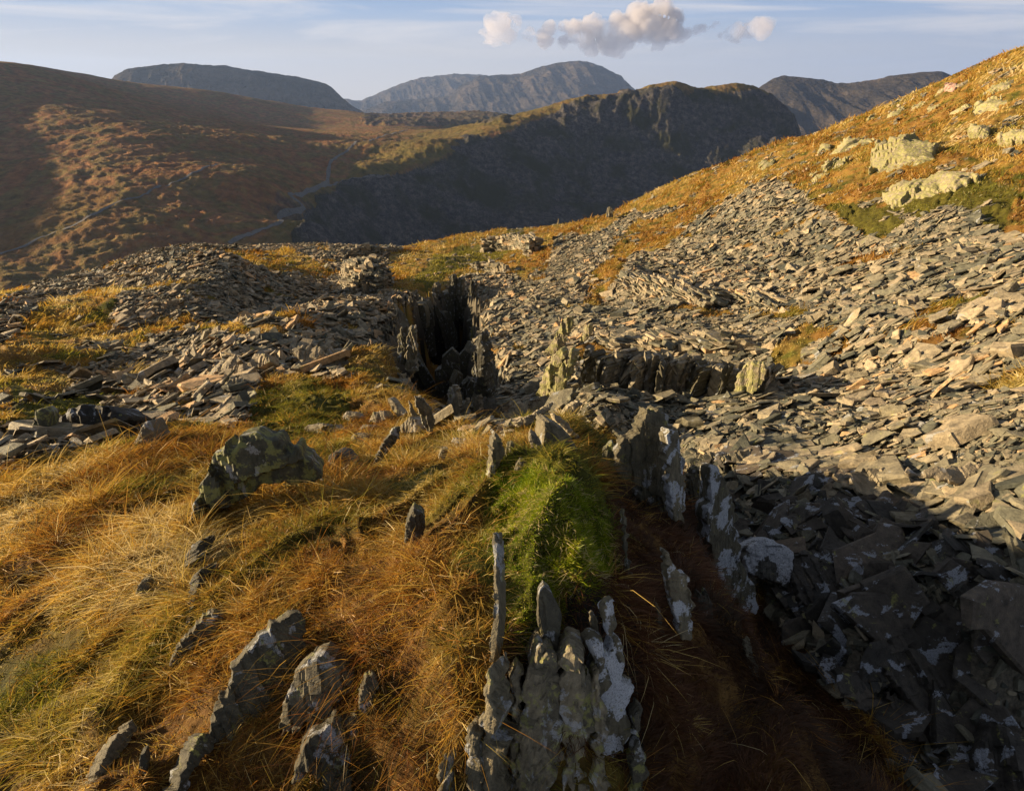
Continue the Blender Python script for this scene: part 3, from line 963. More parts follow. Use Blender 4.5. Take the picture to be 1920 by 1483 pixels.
def scatter(weight, n):
    w = (weight * carea).ravel()
    w = w / w.sum()
    idx = rng.choice(w.size, n, p=w)
    i, j = np.divmod(idx, MCc)
    a = ca[i] + (rng.random(n) - .5) * (ca[1] - ca[0])
    l = cl[j] + (rng.random(n) - .5) * (cl[1] - cl[0])
    r = np.exp(l)
    return r * np.sin(a), r * np.cos(a), idx


def tilt(n, amt):
    t = n + rng.normal(0, 1, n.shape) * amt[:, None]
    return t / np.linalg.norm(t, axis=1, keepdims=True)


def zone(polys):
    r = np.zeros(cpx.shape, bool)
    for p in polys:
        r |= inpoly(cpx, cpy, p)
    return r


RUBBLE = [[(230,770),(300,700),(380,640),(480,590),(600,560),(700,550),(740,600),(760,680),(780,740),(730,725),(640,700),(560,695),(480,690),(450,740),(430,800),(330,825),(130,840),(60,800),(140,770)]]
GULLY = [[(1260,850),(1480,850),(1600,900),(1920,1040),(2100,1100),(2100,1600),(1700,1500),(1500,1200),(1420,1120),(1340,960)]]
EDGE = [[(1300,840),(1480,830),(1700,900),(1920,900),(1920,1010),(1700,960),(1500,900),(1380,880)]]
FINE = [[(1190,620),(1300,560),(1500,600),(1440,640),(1300,640)], [(200,760),(260,660),(420,560),(440,520),(400,500),(260,520),(100,560),(250,600),(270,660),(150,720)], [(930,620),(1040,560),(1130,440),(1060,470),(950,560),(960,740),(1000,700)]]
z_rub, z_gul, z_edge, z_fine = zone(RUBBLE), zone(GULLY), zone(EDGE), zone(FINE)
in_pit = inpoly(cxx, cyy, pit_w)
bare = np.clip(1 - cg, 0, 1)
dens = 180 * np.minimum(1, (15 / CRr) ** 1.3)
dens = np.where(CRr < 9, 300, dens)
wgt = bare * dens * vis * (CRr > 2.2) * np.where(z_fine, 2.2, 1) * np.where(z_rub, 0.8, 1)
N = 250000
x, y, idx = scatter(wgt, N)
r = np.hypot(x, y)
nr = ground_normal(x, y)
gul = z_gul.ravel()[idx]; rub = z_rub.ravel()[idx]; fine = z_fine.ravel()[idx]
L = 0.14 * np.exp(rng.normal(0, 0.62, N)) * np.maximum(1, r / 16) ** 0.2 * np.clip(r / 12, .62, 1)
L *= np.where(fine, 0.55, 1) * np.where(rub, 1.25, 1) * np.where(gul, 0.85, 1)
L = np.clip(L, 0.05, 0.9)
nr2 = tilt(nr, np.where(gul, 0.42, np.where(rub, 0.28, np.where(fine, 0.14, 0.22))))
# the slates lie shingled: mostly dipping to one side
left = (x < 0) & (r > 5)
nr2 = np.where(left[:, None], tilt(nr2, np.full(N, .16)) + np.array([-0.16, -0.05, 0]), nr2)
nr2 = nr2 + np.array([-0.07, 0.05, 0]) + np.where(gul, 1, 0)[:, None] * np.array([0.25, -0.5, 0])
nr2 /= np.linalg.norm(nr2, axis=1, keepdims=True)
yaw = rng.uniform(-math.pi, math.pi, N)
R = frames(nr2, yaw)
zz = near_lookup(x, y) + rng.random(N) * 0.07 * np.clip(L / .25, .5, 2) + 0.005
P = np.stack([x, y, zz], -1)
S = np.stack([L, L, L * rng.uniform(0.7, 1.3, N)], -1)
tid = rng.integers(0, len(TEMPL), N)
pn = fbm(np.stack([x, y], -1) * 0.35, 3, 71)
rnd = np.clip(0.46 + 0.22 * pn + rng.normal(0, 0.25, N) - 0.2 * gul + 0.16 * left, 0, 1)  # gully slates set darker, shade put into their tone

# bigger slabs, placed by area
def big(n, w, Lm, sg, tl, base_rnd=.5, gl=False):
    x, y, idx = scatter(w, n)
    nr = tilt(ground_normal(x, y, 0.5 + 0 * x), np.full(n, tl))
    if gl == 'L':
        nr = nr + np.array([-0.25, -0.05, 0]); nr /= np.linalg.norm(nr, axis=1, keepdims=True)
    elif gl:
        nr = nr + np.array([0.2, -0.35, 0]); nr /= np.linalg.norm(nr, axis=1, keepdims=True)
    L = np.clip(Lm * np.exp(rng.normal(0, sg, n)), 0.1, 1.5)
    P = np.stack([x, y, near_lookup(x, y) + 0.06 + 0.05 * rng.random(n)], -1)
    return P, frames(nr, rng.normal(0.4, 0.8, n)), np.stack([L, L, L * rng.uniform(.6, 1.1, n)], -1), rng.integers(0, len(TEMPL), n), np.clip(base_rnd + rng.normal(0, .17, n), 0, 1)


sets = [(P, R, S, tid, rnd),
        big(620, bare * vis * z_rub * (CRr > 7), 0.5, 0.4, 0.24, .75, 'L'),
        big(110, vis * z_edge * bare, 0.40, 0.35, 0.06, .5),
        big(240, vis * z_gul * bare * (CRr < 6), 0.26, 0.4, 0.35, .35, True),
        big(900, vis * bare * (CRr > 6) * (cpx > 1000), 0.25, 0.4, 0.12, .55),
        big(260, vis * bare * (CRr > 5) * (cpx < 500) * (cpy > 600), 0.33, 0.4, 0.25, .7, 'L')]
P, R, S, tid, rnd = (np.concatenate([s[k] for s in sets]) for k in range(5))
inp = inpoly(P[:, 0], P[:, 1], pit_w)
keep = ~(inp & (rng.random(len(P)) < 0.93))
P, R, S, tid, rnd = P[keep], R[keep], S[keep], tid[keep], rnd[keep]
sx, sy = to_px(P)
dist = np.linalg.norm(P, axis=1)
size = S[:, 0] / dist * np.clip(np.abs(np.einsum('ni,ni->n', R[:, :, 2], P) / dist), .15, 1) ** .5
# hidden behind a crest: not counted among the largest
pa = np.clip(((np.arctan2(P[:, 0], P[:, 1]) - ca[0]) / (ca[1] - ca[0])).astype(int), 0, NC - 1)
pl = np.clip(((np.log(np.hypot(P[:, 0], P[:, 1])) - cl[0]) / (cl[1] - cl[0])).astype(int), 0, MCc - 1)
seen = (P[:, 2] / np.hypot(P[:, 0], P[:, 1]) > cmax[pa, pl] - 0.01) & (sx > 0) & (sx < W) & (sy > 0) & (sy < H)
order = np.argsort(-np.where(seen, size, 0))[:300]
rest = np.ones(len(P), bool); rest[order] = False
V, Q, T, A = slates_mesh(P[rest], R[rest], S[rest], tid[rest], rnd[rest])
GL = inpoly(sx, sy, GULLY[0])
o = new_mesh('slate_scree', V, [Q, T], M_SLATE, attrs={'rnd': ('POINT', A)})
tag(o, kind='stuff', label='loose broken slates covering the quarry slopes')
for k in order:
    V_, Q_, T_, A_ = slates_mesh((P[k] * 0)[None], R[k][None], S[k][None], tid[k:k + 1], rnd[k:k + 1])
    shade = GL[k]
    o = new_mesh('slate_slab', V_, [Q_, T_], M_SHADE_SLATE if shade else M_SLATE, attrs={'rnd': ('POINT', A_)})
    o.location = P[k]
    if shade:
        tag(o, 'lichen spotted slate slab toned dark for the shaded gully', 'slate slab', 'slate slabs in the shaded gully', 'thing')
    elif inpoly(sx[k:k + 1], sy[k:k + 1], RUBBLE[0])[0]:
        tag(o, 'large broken slate slab heaped on the rubble bank left of the trench', 'slate slab', 'slate slabs on the rubble bank', 'thing')
    elif sx[k] > 960:
        tag(o, 'flat sunlit slate slab lying on the right hand scree slope', 'slate slab', 'slate slabs on the right hand scree', 'thing')
    else:
        tag(o, 'flat grey slate slab on the left hand quarry tip', 'slate slab', 'slate slabs on the left hand tip', 'thing')


# ------------------------------------------------------------------ rocks with their own outline
def rock(name, label, cat, px, n=(0.2, -1, 0.25), th=0.1, mat=None, anchor=None, r=None, group=None, res=70, bulge=0.25, rib=0.35, jag=0.02, rnd=0.5, sink=0.0, back=0.0, parent=None, foot=None, dip=25, pull=0.97, far_ok=False, lump=0.08, rough_=1.0, steps=0.9, blocky=0.0, simple=False):
    px = [(float(a), float(b)) for a, b in px]
    if foot is not None:
        A = np.array(ground_pt(*foot[0])); B = np.array(ground_pt(*foot[1]))
        A = A * pull; B = B * pull
        tq = (B - A) / np.linalg.norm(B - A)
        hz = np.cross(tq, (0, 0, 1.0)); hz /= np.linalg.norm(hz)
        if hz @ A > 0: hz = -hz
        up_ = np.cross(hz, tq); up_ = up_ if up_[2] > 0 else -up_
        n = hz * cos(radians(dip)) + up_ * sin(radians(dip))
    else:
        if anchor is None or r is not None:
            ys = max(p[1] for p in px); low = [p for p in px if p[1] > ys - 0.12 * (ys - min(q[1] for q in px))]
            anchor = (sum(p[0] for p in low) / len(low), min(1475, sum(p[1] for p in low) / len(low)))
        if r is not None and far_ok:
            A = at(anchor[0], anchor[1], r)
        else:
            A = ground_pt(*anchor)
        A = np.array(A) * pull
    if isinstance(n, str):
        g = ground_normal(np.array([A[0]]), np.array([A[1]]), np.array([1.0]), True)[0]
        c = -A / np.linalg.norm(A)
        n = g * 0.8 + c * 0.2
    n = np.array(n, float); n /= np.linalg.norm(n)
    A = A + n * back
    # finer, broken outline
    pts = []
    size = max(max(p[0] for p in px) - min(p[0] for p in px), max(p[1] for p in px) - min(p[1] for p in px))
    for i in range(len(px)):
        a, b = np.array(px[i]), np.array(px[(i + 1) % len(px)])
        m = max(1, int(np.hypot(*(b - a)) / (size * 0.035)))
        nr_ = np.array([-(b - a)[1], (b - a)[0]]); nr_ = nr_ / (np.hypot(*nr_) + 1e-9)
        for k in range(m):
            q = a + (b - a) * k / m
            q = q + nr_ * (rng.normal(0, 1) * size * jag * (k > 0)) + (b - a) / m * rng.uniform(-.3, .3) * (k > 0)
            pts.append(q)
    pts = np.array(pts)
    d = ray(pts[:, 0], pts[:, 1])
    tt = (A @ n) / (d @ n)
    P = d * tt[:, None]
    u = np.cross((0, 0, 1), n) if abs(n[2]) < 0.9 else np.cross((0, 1, 0), n)
    u = u / np.linalg.norm(u); v = np.cross(n, u)
    O = P.mean(0)
    q2 = np.c_[(P - O) @ u, (P - O) @ v]
    ext = np.ptp(q2, axis=0).max()
    area = 0.5 * np.sum(q2[:, 0] * np.roll(q2[:, 1], -1) - q2[:, 1] * np.roll(q2[:, 0], -1))
    if area < 0:
        q2 = q2[::-1]
    k = len(q2)
    Vv = np.r_[np.c_[q2, np.zeros(k)], np.c_[q2 * 0.96, np.full(k, -th)]]
    if simple:
        kk = len(q2)
        tl = rng.normal(0, .12, kk) * th
        Vv = np.r_[np.c_[q2 * .97, tl], np.c_[q2, tl - th * .12], np.c_[q2 * .96, np.full(kk, -th)]] @ np.stack([u, v, n], 0)
        i_ = np.arange(kk); j_ = (i_ + 1) % kk
        me = bpy.data.meshes.new(name)
        me.from_pydata(Vv.tolist(), [], [i_.tolist(), (i_[::-1] + 2 * kk).tolist()] + np.c_[i_ + kk, j_ + kk, j_, i_].tolist() + np.c_[i_ + 2 * kk, j_ + 2 * kk, j_ + kk, i_ + kk].tolist())
        at_ = me.attributes.new('rnd', 'FLOAT', 'POINT'); at_.data.foreach_set('value', np.full(3 * kk, rnd, np.float32))
        me.materials.append(mat or M_SLAB)
        o = bpy.data.objects.new(name, me); col.objects.link(o); o.location = O
        if label:
            tag(o, label, cat, group, 'thing')
        return o
    me = bpy.data.meshes.new('rough')
    me.from_pydata(Vv.tolist(), [], [list(range(k)), list(range(2 * k - 1, k - 1, -1))] + [[i, i + k, (i + 1) % k + k, (i + 1) % k] for i in range(k)])
    tmp = bpy.data.objects.new('rough', me); col.objects.link(tmp)
    md = tmp.modifiers.new('r', 'REMESH'); md.mode = 'VOXEL'
    md.voxel_size = max(ext / (res * 1.5), th / 22.0, 0.0025)
    dg = bpy.context.evaluated_depsgraph_get(); dg.update()
    ev = bpy.data.meshes.new_from_object(tmp.evaluated_get(dg))
    bpy.data.objects.remove(tmp); bpy.data.meshes.remove(me)
    nv = len(ev.vertices)
    C = np.zeros(nv * 3, np.float32); ev.vertices.foreach_get('co', C); C = C.reshape(-1, 3).astype(float)
    Nn = np.zeros(nv * 3, np.float32); ev.vertices.foreach_get('normal', Nn); Nn = Nn.reshape(-1, 3).astype(float)
    ed = polydist(C[:, 0], C[:, 1], [tuple(p) for p in q2])
    front = sstep(-th, 0, C[:, 2])
    C[:, 2] += front * bulge * th * np.clip(ed / (0.22 * ext), 0, 1) ** 0.5 * (0.3 if n[2] < .8 else 1)
    sd_ = hash(label) % 1000
    sd_ = int(abs(O[0]) * 977 + abs(O[1]) * 331) % 997
    t_ = max(th, 0.25 * ext)
    ribs = fbm(np.c_[C[:, 0] / (0.06 * t_ + .004), C[:, 1] / (0.9 * t_), C[:, 2] / (0.25 * t_)], 3, sd_, 0.6, ridged=True)
    lmp = fbm(C / (0.30 * t_), 4, sd_ + 5, 0.55)
    plan = np.round(fbm(C / (0.55 * t_), 2, sd_ + 7) * 4) / 4
    amp = 0.7 * min(th, 0.13 * ext) * rough_
    fine = fbm(C / (0.07 * t_), 3, sd_ + 9, 0.6)
    # cleavage: the face breaks back in steps along the grain
    wu = C[:, 0] + 0.05 * ext * fbm(C / (0.5 * ext), 2, sd_ + 21)
    cells = ((0.11, 0.5), (0.3, 1.0)) if blocky < 1 else ((0.22, 0.26), (0.45, 0.5))
    stp = 0
    for q_, (cu, cv) in enumerate(cells):
        uu = (C[:, 0] + (0.14 + .2 * blocky) * C[:, 1] + 0.015 * ext * vnoise(C / (0.12 * ext), sd_)) / (cu * ext)
        uu = uu + 0.35 * np.sin(uu * 1.7 + sd_)
        iu = np.floor(uu).astype(np.int64)
        vv = (C[:, 1] - .25 * blocky * C[:, 0]) / (cv * ext) + _hash(iu, iu * 0, iu * 0, sd_ + 31)
        iv = np.floor(vv).astype(np.int64)
        h0 = _hash(iu, iv, iu * 0, sd_ + 33)
        sl_ = (_hash(iu, iv, iu * 0 + 1, sd_ + 35) - .5) * (uu - iu - .5) + (_hash(iu, iv, iu * 0 + 2, sd_ + 37) - .5) * (vv - iv - .5)
        stp = stp + (h0 + 0.8 * sl_) * (.5, .6)[q_]
    C[:, 2] -= front * steps * min(th, 0.14 * ext) * stp
    disp = amp * (rib * 0.14 * ribs + lump * lmp + 0.12 * plan + 0.035 * fine)
    C += Nn * disp[:, None]
    Vw = np.stack([u, v, n], 0)
    C = C @ Vw
    nf = len(ev.polygons)
    lv = np.zeros(len(ev.loops), np.int32); ev.loops.foreach_get('vertex_index', lv)
    bpy.data.meshes.remove(ev)
    o = new_mesh(name, C, [lv.reshape(-1, 4)], mat or M_SLAB, attrs={'rnd': ('POINT', np.clip(np.full(nv, rnd) + 0.25 * lmp, 0, 1))}, parent=parent)
    o.location = O - np.array([0, 0, sink])
    if label:
        tag(o, label, cat, group, 'thing')
    return o

SL, BO = 'standing slate', 'boulder'
G_L = 'slate fins in the left hand grass'
G_P = 'upright slates at the end of the ridge'
G_O = 'pale outcrops on the right hand hill'
# big slab trio on the right
rock('standing_slate', 'tall jagged grey slab with several points standing right of the moss', SL,
     [(1162,856),(1174,833),(1196,819),(1203,816),(1206,794),(1216,771),(1223,777),(1230,778),(1239,769),(1249,778),(1262,802),(1268,850),(1272,940),(1255,950),(1235,930),(1199,915),(1168,900)], n=(.30, -1, .12), th=.10, rib=.3, res=120, pull=.9, steps=.6, r=2.55, anchor=(1230,900), rnd=.6)
rock('standing_slate', 'white lichened slab leaning against the tall jagged slab', SL,
     [(1258,806),(1274,814),(1281,841),(1288,880),(1290,940),(1288,985),(1270,980),(1262,930),(1256,860)], n=(.55, -1, .15), th=.07, pull=.88, steps=.35, r=2.35, mat=M_WHITE, anchor=(1275,920), rnd=.9)
rock('standing_slate', 'low grey splintered rock at the foot of the tall jagged slab', SL,
     [(1200,935),(1212,915),(1232,900),(1252,898),(1275,930),(1288,990),(1262,1000),(1240,985),(1225,960)], n=(.25, -1, .3), th=.12, r=2.2, anchor=(1245,960), rnd=.4)
rock('standing_slate', 'tapering lichen spotted slab at the brink of the gully', SL,
     [(1325,977),(1333,927),(1332,905),(1333,877),(1340,873),(1348,874),(1360,899),(1371,927),(1380,960),(1387,999),(1395,1040),(1407,1082),(1425,1121),(1425,1160),(1401,1150),(1373,1120),(1351,1085),(1337,1045),(1328,1004)], n=(.45, -1, .15), th=.10, pull=.88, steps=.45, res=110, r=1.98, mat=M_WHITE, anchor=(1370,1060), rnd=.5)
rock('standing_slate', 'narrow brown slab between the jagged slab and the tapering one', SL,
     [(1288,955),(1294,905),(1301,880),(1310,876),(1315,899),(1314,927),(1324,960),(1322,1000),(1301,995),(1290,975)], n=(.4, -1, .2), th=.08, pull=.9, steps=.4, r=2.25, anchor=(1305,950), rnd=.3)
rock('standing_slate', 'blade of slate with one white face in the dark grass', SL,
     [(1249,1035),(1260,1054),(1274,1073),(1288,1079),(1296,1109),(1303,1159),(1302,1200),(1281,1200),(1268,1155),(1257,1110),(1250,1068)], n=(.25, -1, .2), th=.05, pull=.93, steps=.3, r=1.62, mat=M_WHITE, anchor=(1275,1120), rnd=.9)
rock('standing_slate', 'small thin slate tip below the white faced blade', SL,
     [(1233,1133),(1240,1143),(1247,1165),(1250,1200),(1243,1205),(1236,1170)], n=(.3, -1, .2), th=.03, r=1.45, anchor=(1242,1170), rnd=.5)
rock('standing_slate', 'pair of thin grey slate points beside dark heather', SL,
     [(1400,1205),(1408,1200),(1416,1215),(1421,1240),(1424,1275),(1414,1270),(1405,1240)], n=(.3, -1, .2), th=.03, r=1.5, anchor=(1412,1240), rnd=.6)
rock('standing_slate', 'black low slates half sunk in the shaded grass', SL,
     [(1305,1140),(1312,1112),(1320,1125),(1326,1110),(1336,1130),(1338,1165),(1310,1165)], n=(.1, -1, .3), th=.05, r=1.6, anchor=(1322,1145), rnd=.1)
rock('boulder', 'pale pointed rock left of the tall jagged slab', BO,
     [(1127,872),(1130,844),(1147,829),(1150,839),(1164,841),(1162,862),(1150,885),(1132,884)], n=(-.2, -1, .4), th=.14, r=2.9, anchor=(1145,870), rnd=.9, mat=M_BOULDER)
rock('boulder', 'blocky boulder crusted white in the shaded gully', BO,
     [(1398,1045),(1402,1027),(1434,1007),(1476,1022),(1494,1035),(1494,1076),(1481,1106),(1456,1090),(1406,1078)], n=(.0, -.8, .7), th=.3, r=3.6, anchor=(1445,1060), mat=mat_slate('white_crust', 1.1, base=[(0, (.05, .05, .045)), (1, (.1, .1, .09))], scale=1.5, yellow=0, pale=(.62, .66, .72)), rib=.1)
# bottom outcrop in front of the lens
crop = bpy.data.objects.new('rock_outcrop', None); col.objects.link(crop)
crop.location = (0, 0, 0)
tag(crop, 'weathered ribbed rock face below the moss cushion', 'outcrop', None, 'thing')
for px, pl, rn, nx in [
    ([(978,1300),(982,1262),(990,1240),(1004,1232),(1014,1250),(1022,1300),(1018,1400),(1022,1600),(958,1600),(970,1420)], .945, .8, -.4),
    ([(1012,1300),(1018,1244),(1030,1230),(1046,1236),(1056,1262),(1052,1340),(1060,1420),(1058,1600),(1012,1600),(1016,1420)], .965, .45, .2),
    ([(1050,1290),(1052,1246),(1066,1230),(1084,1238),(1092,1275),(1094,1360),(1098,1440),(1100,1600),(1050,1600),(1056,1420)], .95, .95, -.1),
    ([(1086,1300),(1092,1250),(1098,1232),(1110,1268),(1120,1343),(1130,1393),(1146,1600),(1092,1600),(1094,1420)], .97, .3, .4)]:
    rock('slate_rib', None, None, px, n=(nx, -1, .3), th=.16, pull=pl, rnd=rn, mat=M_FACE, parent=crop, res=100, steps=.7, rib=.5)
rock('standing_slate', 'smooth blue grey slate just under the moss overhang', SL,
     [(1012,1116),(1022,1100),(1036,1114),(1056,1160),(1050,1195),(1044,1245),(1026,1225),(1010,1178)], n=(.1, -1, .4), th=.06, r=1.24, anchor=(1035,1180), rib=.05, jag=.003, rnd=.3)
rock('standing_slate', 'forked grey slate right of the ribbed rock face', SL,
     [(1126,1210),(1140,1212),(1152,1250),(1160,1240),(1158,1190),(1160,1140),(1168,1170),(1180,1224),(1189,1269),(1194,1333),(1190,1393),(1170,1442),(1165,1600),(1140,1600),(1132,1400),(1125,1290)], n=(.3, -1, .25), th=.10, r=1.12, mat=M_WHITE, anchor=(1160,1330), rnd=.6, res=110)
rock('standing_slate', 'curved sliver of slate above the forked slate', SL,
     [(1110,1150),(1117,1155),(1124,1180),(1124,1210),(1116,1200),(1110,1175)], n=(.2, -1, .3), th=.03, r=1.2, mat=M_WHITE, anchor=(1118,1180), rnd=.8)
rock('standing_slate', 'slim pale upright slate left of the ribbed rock face', SL,
     [(913,1257),(922,1290),(926,1368),(922,1442),(918,1600),(892,1600),(899,1442),(900,1368),(908,1308)], n=(-.5, -1, .3), th=.12, r=1.08, anchor=(912,1370), rnd=1, res=100, pull=.93, steps=.4)
rock('standing_slate', 'short pale slate with a mossy side at the lower edge', SL,
     [(869,1372),(882,1382),(893,1440),(898,1600),(866,1600),(867,1440)], n=(-.5, -1, .3), th=.08, r=1.03, anchor=(880,1450), rnd=.7, pull=.93, steps=.4)
rock('standing_slate', 'thin pale edge of slate rising through straw grass', SL,
     [(820,1430),(826,1440),(829,1600),(815,1600)], n=(-.5, -1, .3), th=.08, r=1.02, anchor=(822,1460), rnd=.8, pull=.93, steps=.3)
rock('standing_slate', 'long thin slate crest running beside the moss cushion', SL,
     [(921,1000),(926,1005),(932,1070),(934,1140),(930,1200),(922,1250),(915,1240),(920,1180),(924,1110)], n=(-.5, -1, .5), th=.06, rib=.1, steps=.2, rough_=.5, jag=.006, pull=.95, r=1.42, anchor=(927,1120), rnd=.8)
rock('standing_slate', 'dark slate sliver right of the moss cushion', SL,
     [(1168,965),(1172,955),(1178,975),(1184,1030),(1190,1100),(1184,1110),(1178,1050)], n=(.3, -1, .3), th=.03, r=1.7, anchor=(1180,1040), rnd=.5)
for lab, px, rn in [
    ('thin slate rib along the left edge of the ribbed rock face', [(962,1300),(968,1262),(976,1250),(981,1300),(980,1400),(976,1600),(958,1600),(960,1420)], .8),
    ('short mossy sliver on top of the ribbed rock face', [(1000,1262),(1008,1222),(1018,1216),(1024,1262),(1020,1310),(1004,1310)], .5),
    ('pale flake between the ribbed face and the forked slate', [(1112,1330),(1118,1270),(1128,1262),(1134,1330),(1140,1420),(1146,1600),(1124,1600)], 1),
    ('dark wedge right of the forked slate', [(1192,1360),(1200,1330),(1208,1380),(1212,1450),(1214,1600),(1188,1600)], .1)]:
    rock('standing_slate', lab, SL, px, n=(.1, -1, .3), th=.08, rnd=rn, pull=.945, steps=.4, rib=.3, mat=M_FACE)
for lab, px, rn in [
    ('flat grey stones in a row behind the large boulder', [(560,806),(575,796),(600,794),(628,798),(640,806),(610,812),(575,813)], .6),
    ('round grey stone right of the row of flat stones', [(672,806),(680,796),(694,797),(700,808),(688,816),(676,814)], .7),
    ('small pale stone in yellow grass above the row', [(640,782),(650,770),(668,774),(672,784),(655,790)], .9),
    ('tilted slate behind the left cluster of uprights', [(690,790),(700,772),(722,770),(728,784),(708,796)], .7),
    ('grey stone half hidden near the left cluster', [(655,825),(664,812),(680,812),(690,822),(680,832),(662,832)], .6)]:
    rock('boulder', lab, BO, px, n=(-.2, -1, .6), th=.2, rnd=rn, mat=M_PALE, res=45, rib=.1, blocky=1.0, steps=.6)
# left boulder
rock('boulder', 'large grey green boulder with white lichen on the left grass', BO,
     [(330,1012),(355,950),(367,915),(382,895),(382,872),(410,847),(422,830),(434,864),(443,821),(460,819),(490,825),(519,829),(530,842),(541,876),(550,840),(564,855),(582,867),(594,885),(602,905),(562,915),(507,918),(457,940),(425,962),(390,975),(352,990)],
     n=(.25, -1, .35), th=.35, r=3.5, anchor=(440,910), mat=M_BOULDER, rib=.25, res=120, bulge=.1, steps=1.3, rough_=1.0, blocky=1.0)
rock('boulder', 'low flat stone at the right foot of the large boulder', BO,
     [(505,925),(520,905),(560,890),(590,885),(604,895),(612,912),(590,925),(540,930)], n=(.1, -.7, .7), th=.25, r=3.3, anchor=(560,915), mat=M_BOULDER, rib=.1)
rock('boulder', 'small dark cube shaped stone on the grass behind the large boulder', BO,
     [(618,877),(614,857),(629,846),(647,850),(651,858),(664,867),(660,880),(640,882)], n=(.1, -1, .5), th=.3, r=3.95, anchor=(638,872), rib=.05, mat=mat_slate('dark_stone', .3, base=[(0, (.06, .07, .065)), (1, (.09, .1, .09))], scale=1.2, yellow=0))
rock('boulder', 'small upright stone alone in the grass left of the moss', BO,
     [(758,1018),(762,982),(774,957),(794,967),(797,995),(790,1015)], n=(.15, -1, .3), th=.1, r=2.15, anchor=(775,1000), rnd=.3)
rock('boulder', 'pale triangular rock tip at the edge of the left rubble', BO,
     [(248,834),(258,815),(270,790),(277,790),(285,806),(295,830),(290,838),(262,840)], n=(.2, -1, .4), th=.35, r=5.6, anchor=(270,830), rnd=1, rib=.2)
rock('boulder', 'long black rock with a white lichened ridge in the left rubble', BO,
     [(95,812),(102,780),(120,762),(150,760),(190,762),(225,775),(228,790),(190,795),(160,800),(130,800)], n=(0, -.9, .6), th=.6, r=6.9, anchor=(160,785), rnd=0, rib=.15, mat=M_SHADE_SLATE)
rock('boulder', 'grey slab tipped on edge at the left end of the rubble', BO,
     [(48,822),(58,800),(66,770),(80,765),(92,775),(90,800),(72,815)], n=(.4, -1, .4), th=.3, r=6.6, anchor=(70,805), rnd=.4, mat=M_BOULDER)
# fins in the left grass
for lab, px, r, th in [
    ('long dark slate slab sunk in the grass below centre left', [(393,1380),(409,1336),(429,1294),(445,1251),(471,1222),(498,1190),(530,1165),(567,1150),(577,1186),(562,1258),(524,1310),(480,1358),(437,1392),(406,1398)], [(408,1396),(566,1256)], .10),
    ('pale knobbly slate edge continuing below the long dark slab', [(380,1379),(399,1376),(412,1392),(384,1420),(364,1445),(350,1490),(335,1540),(325,1500),(338,1464),(353,1425)], [(345,1483),(408,1398)], .08),
    ('brown lichened slab with a pointed top near the lower edge', [(531,1317),(544,1277),(563,1251),(586,1236),(609,1233),(636,1254),(664,1262),(660,1300),(622,1325),(609,1353),(544,1372),(521,1385),(524,1356)], [(525,1388),(655,1300)], .12),
    ('large slab with round white lichen at the lower edge', [(545,1500),(550,1448),(560,1415),(593,1382),(622,1353),(652,1350),(675,1334),(690,1343),(690,1380),(669,1405),(660,1440),(655,1600),(540,1600)], [(560,1483),(660,1440)], .14),
    ('small whitish stump of slate right of the brown slab', [(674,1332),(675,1304),(688,1271),(704,1267),(712,1284),(702,1310),(690,1345)], 1.32, .05),
    ('pair of curved dark fins above the long dark slab', [(317,1252),(327,1218),(360,1186),(386,1156),(406,1148),(422,1153),(405,1182),(384,1210),(355,1234),(334,1246)], [(325,1250),(405,1184)], .08),
    ('curved pale fin at the far lower left', [(183,1465),(189,1432),(209,1399),(235,1369),(255,1345),(260,1365),(240,1400),(214,1425),(198,1455)], [(195,1460),(258,1368)], .06),
    ('little grey stone right of the curved pale fin', [(258,1460),(261,1418),(271,1411),(276,1432),(272,1460)], 1.8, .05),
    ('hooked dark fin under the large boulder', [(370,1047),(372,1024),(385,1007),(405,1001),(404,1016),(394,1032),(384,1054)], [(378,1055),(405,1018)], .08),
    ('long thin pale fin with a hooked top', [(366,1165),(372,1114),(375,1074),(390,1057),(410,1051),(408,1068),(389,1082),(380,1104),(374,1165)], [(370,1168),(392,1085)], .05),
    ('narrow fin left of the large boulder foot', [(290,1048),(302,1014),(317,984),(327,964),(350,960),(336,992),(316,1012),(302,1045)], [(295,1048),(345,975)], .08),
    ('small pale stone lying in grass at far left', [(252,1115),(262,1092),(278,1085),(282,1100),(268,1118)], 2.6, .08)]:
    fk = dict(foot=r, dip=30) if isinstance(r, list) else dict(n=(.42, -1, .5))
    rock('slate_fin', lab, 'slate fin', px, th=th, group=G_L, rnd=rng.uniform(.2, .9), rib=.25, steps=.7, rough_=.7, pull=.968, **fk)
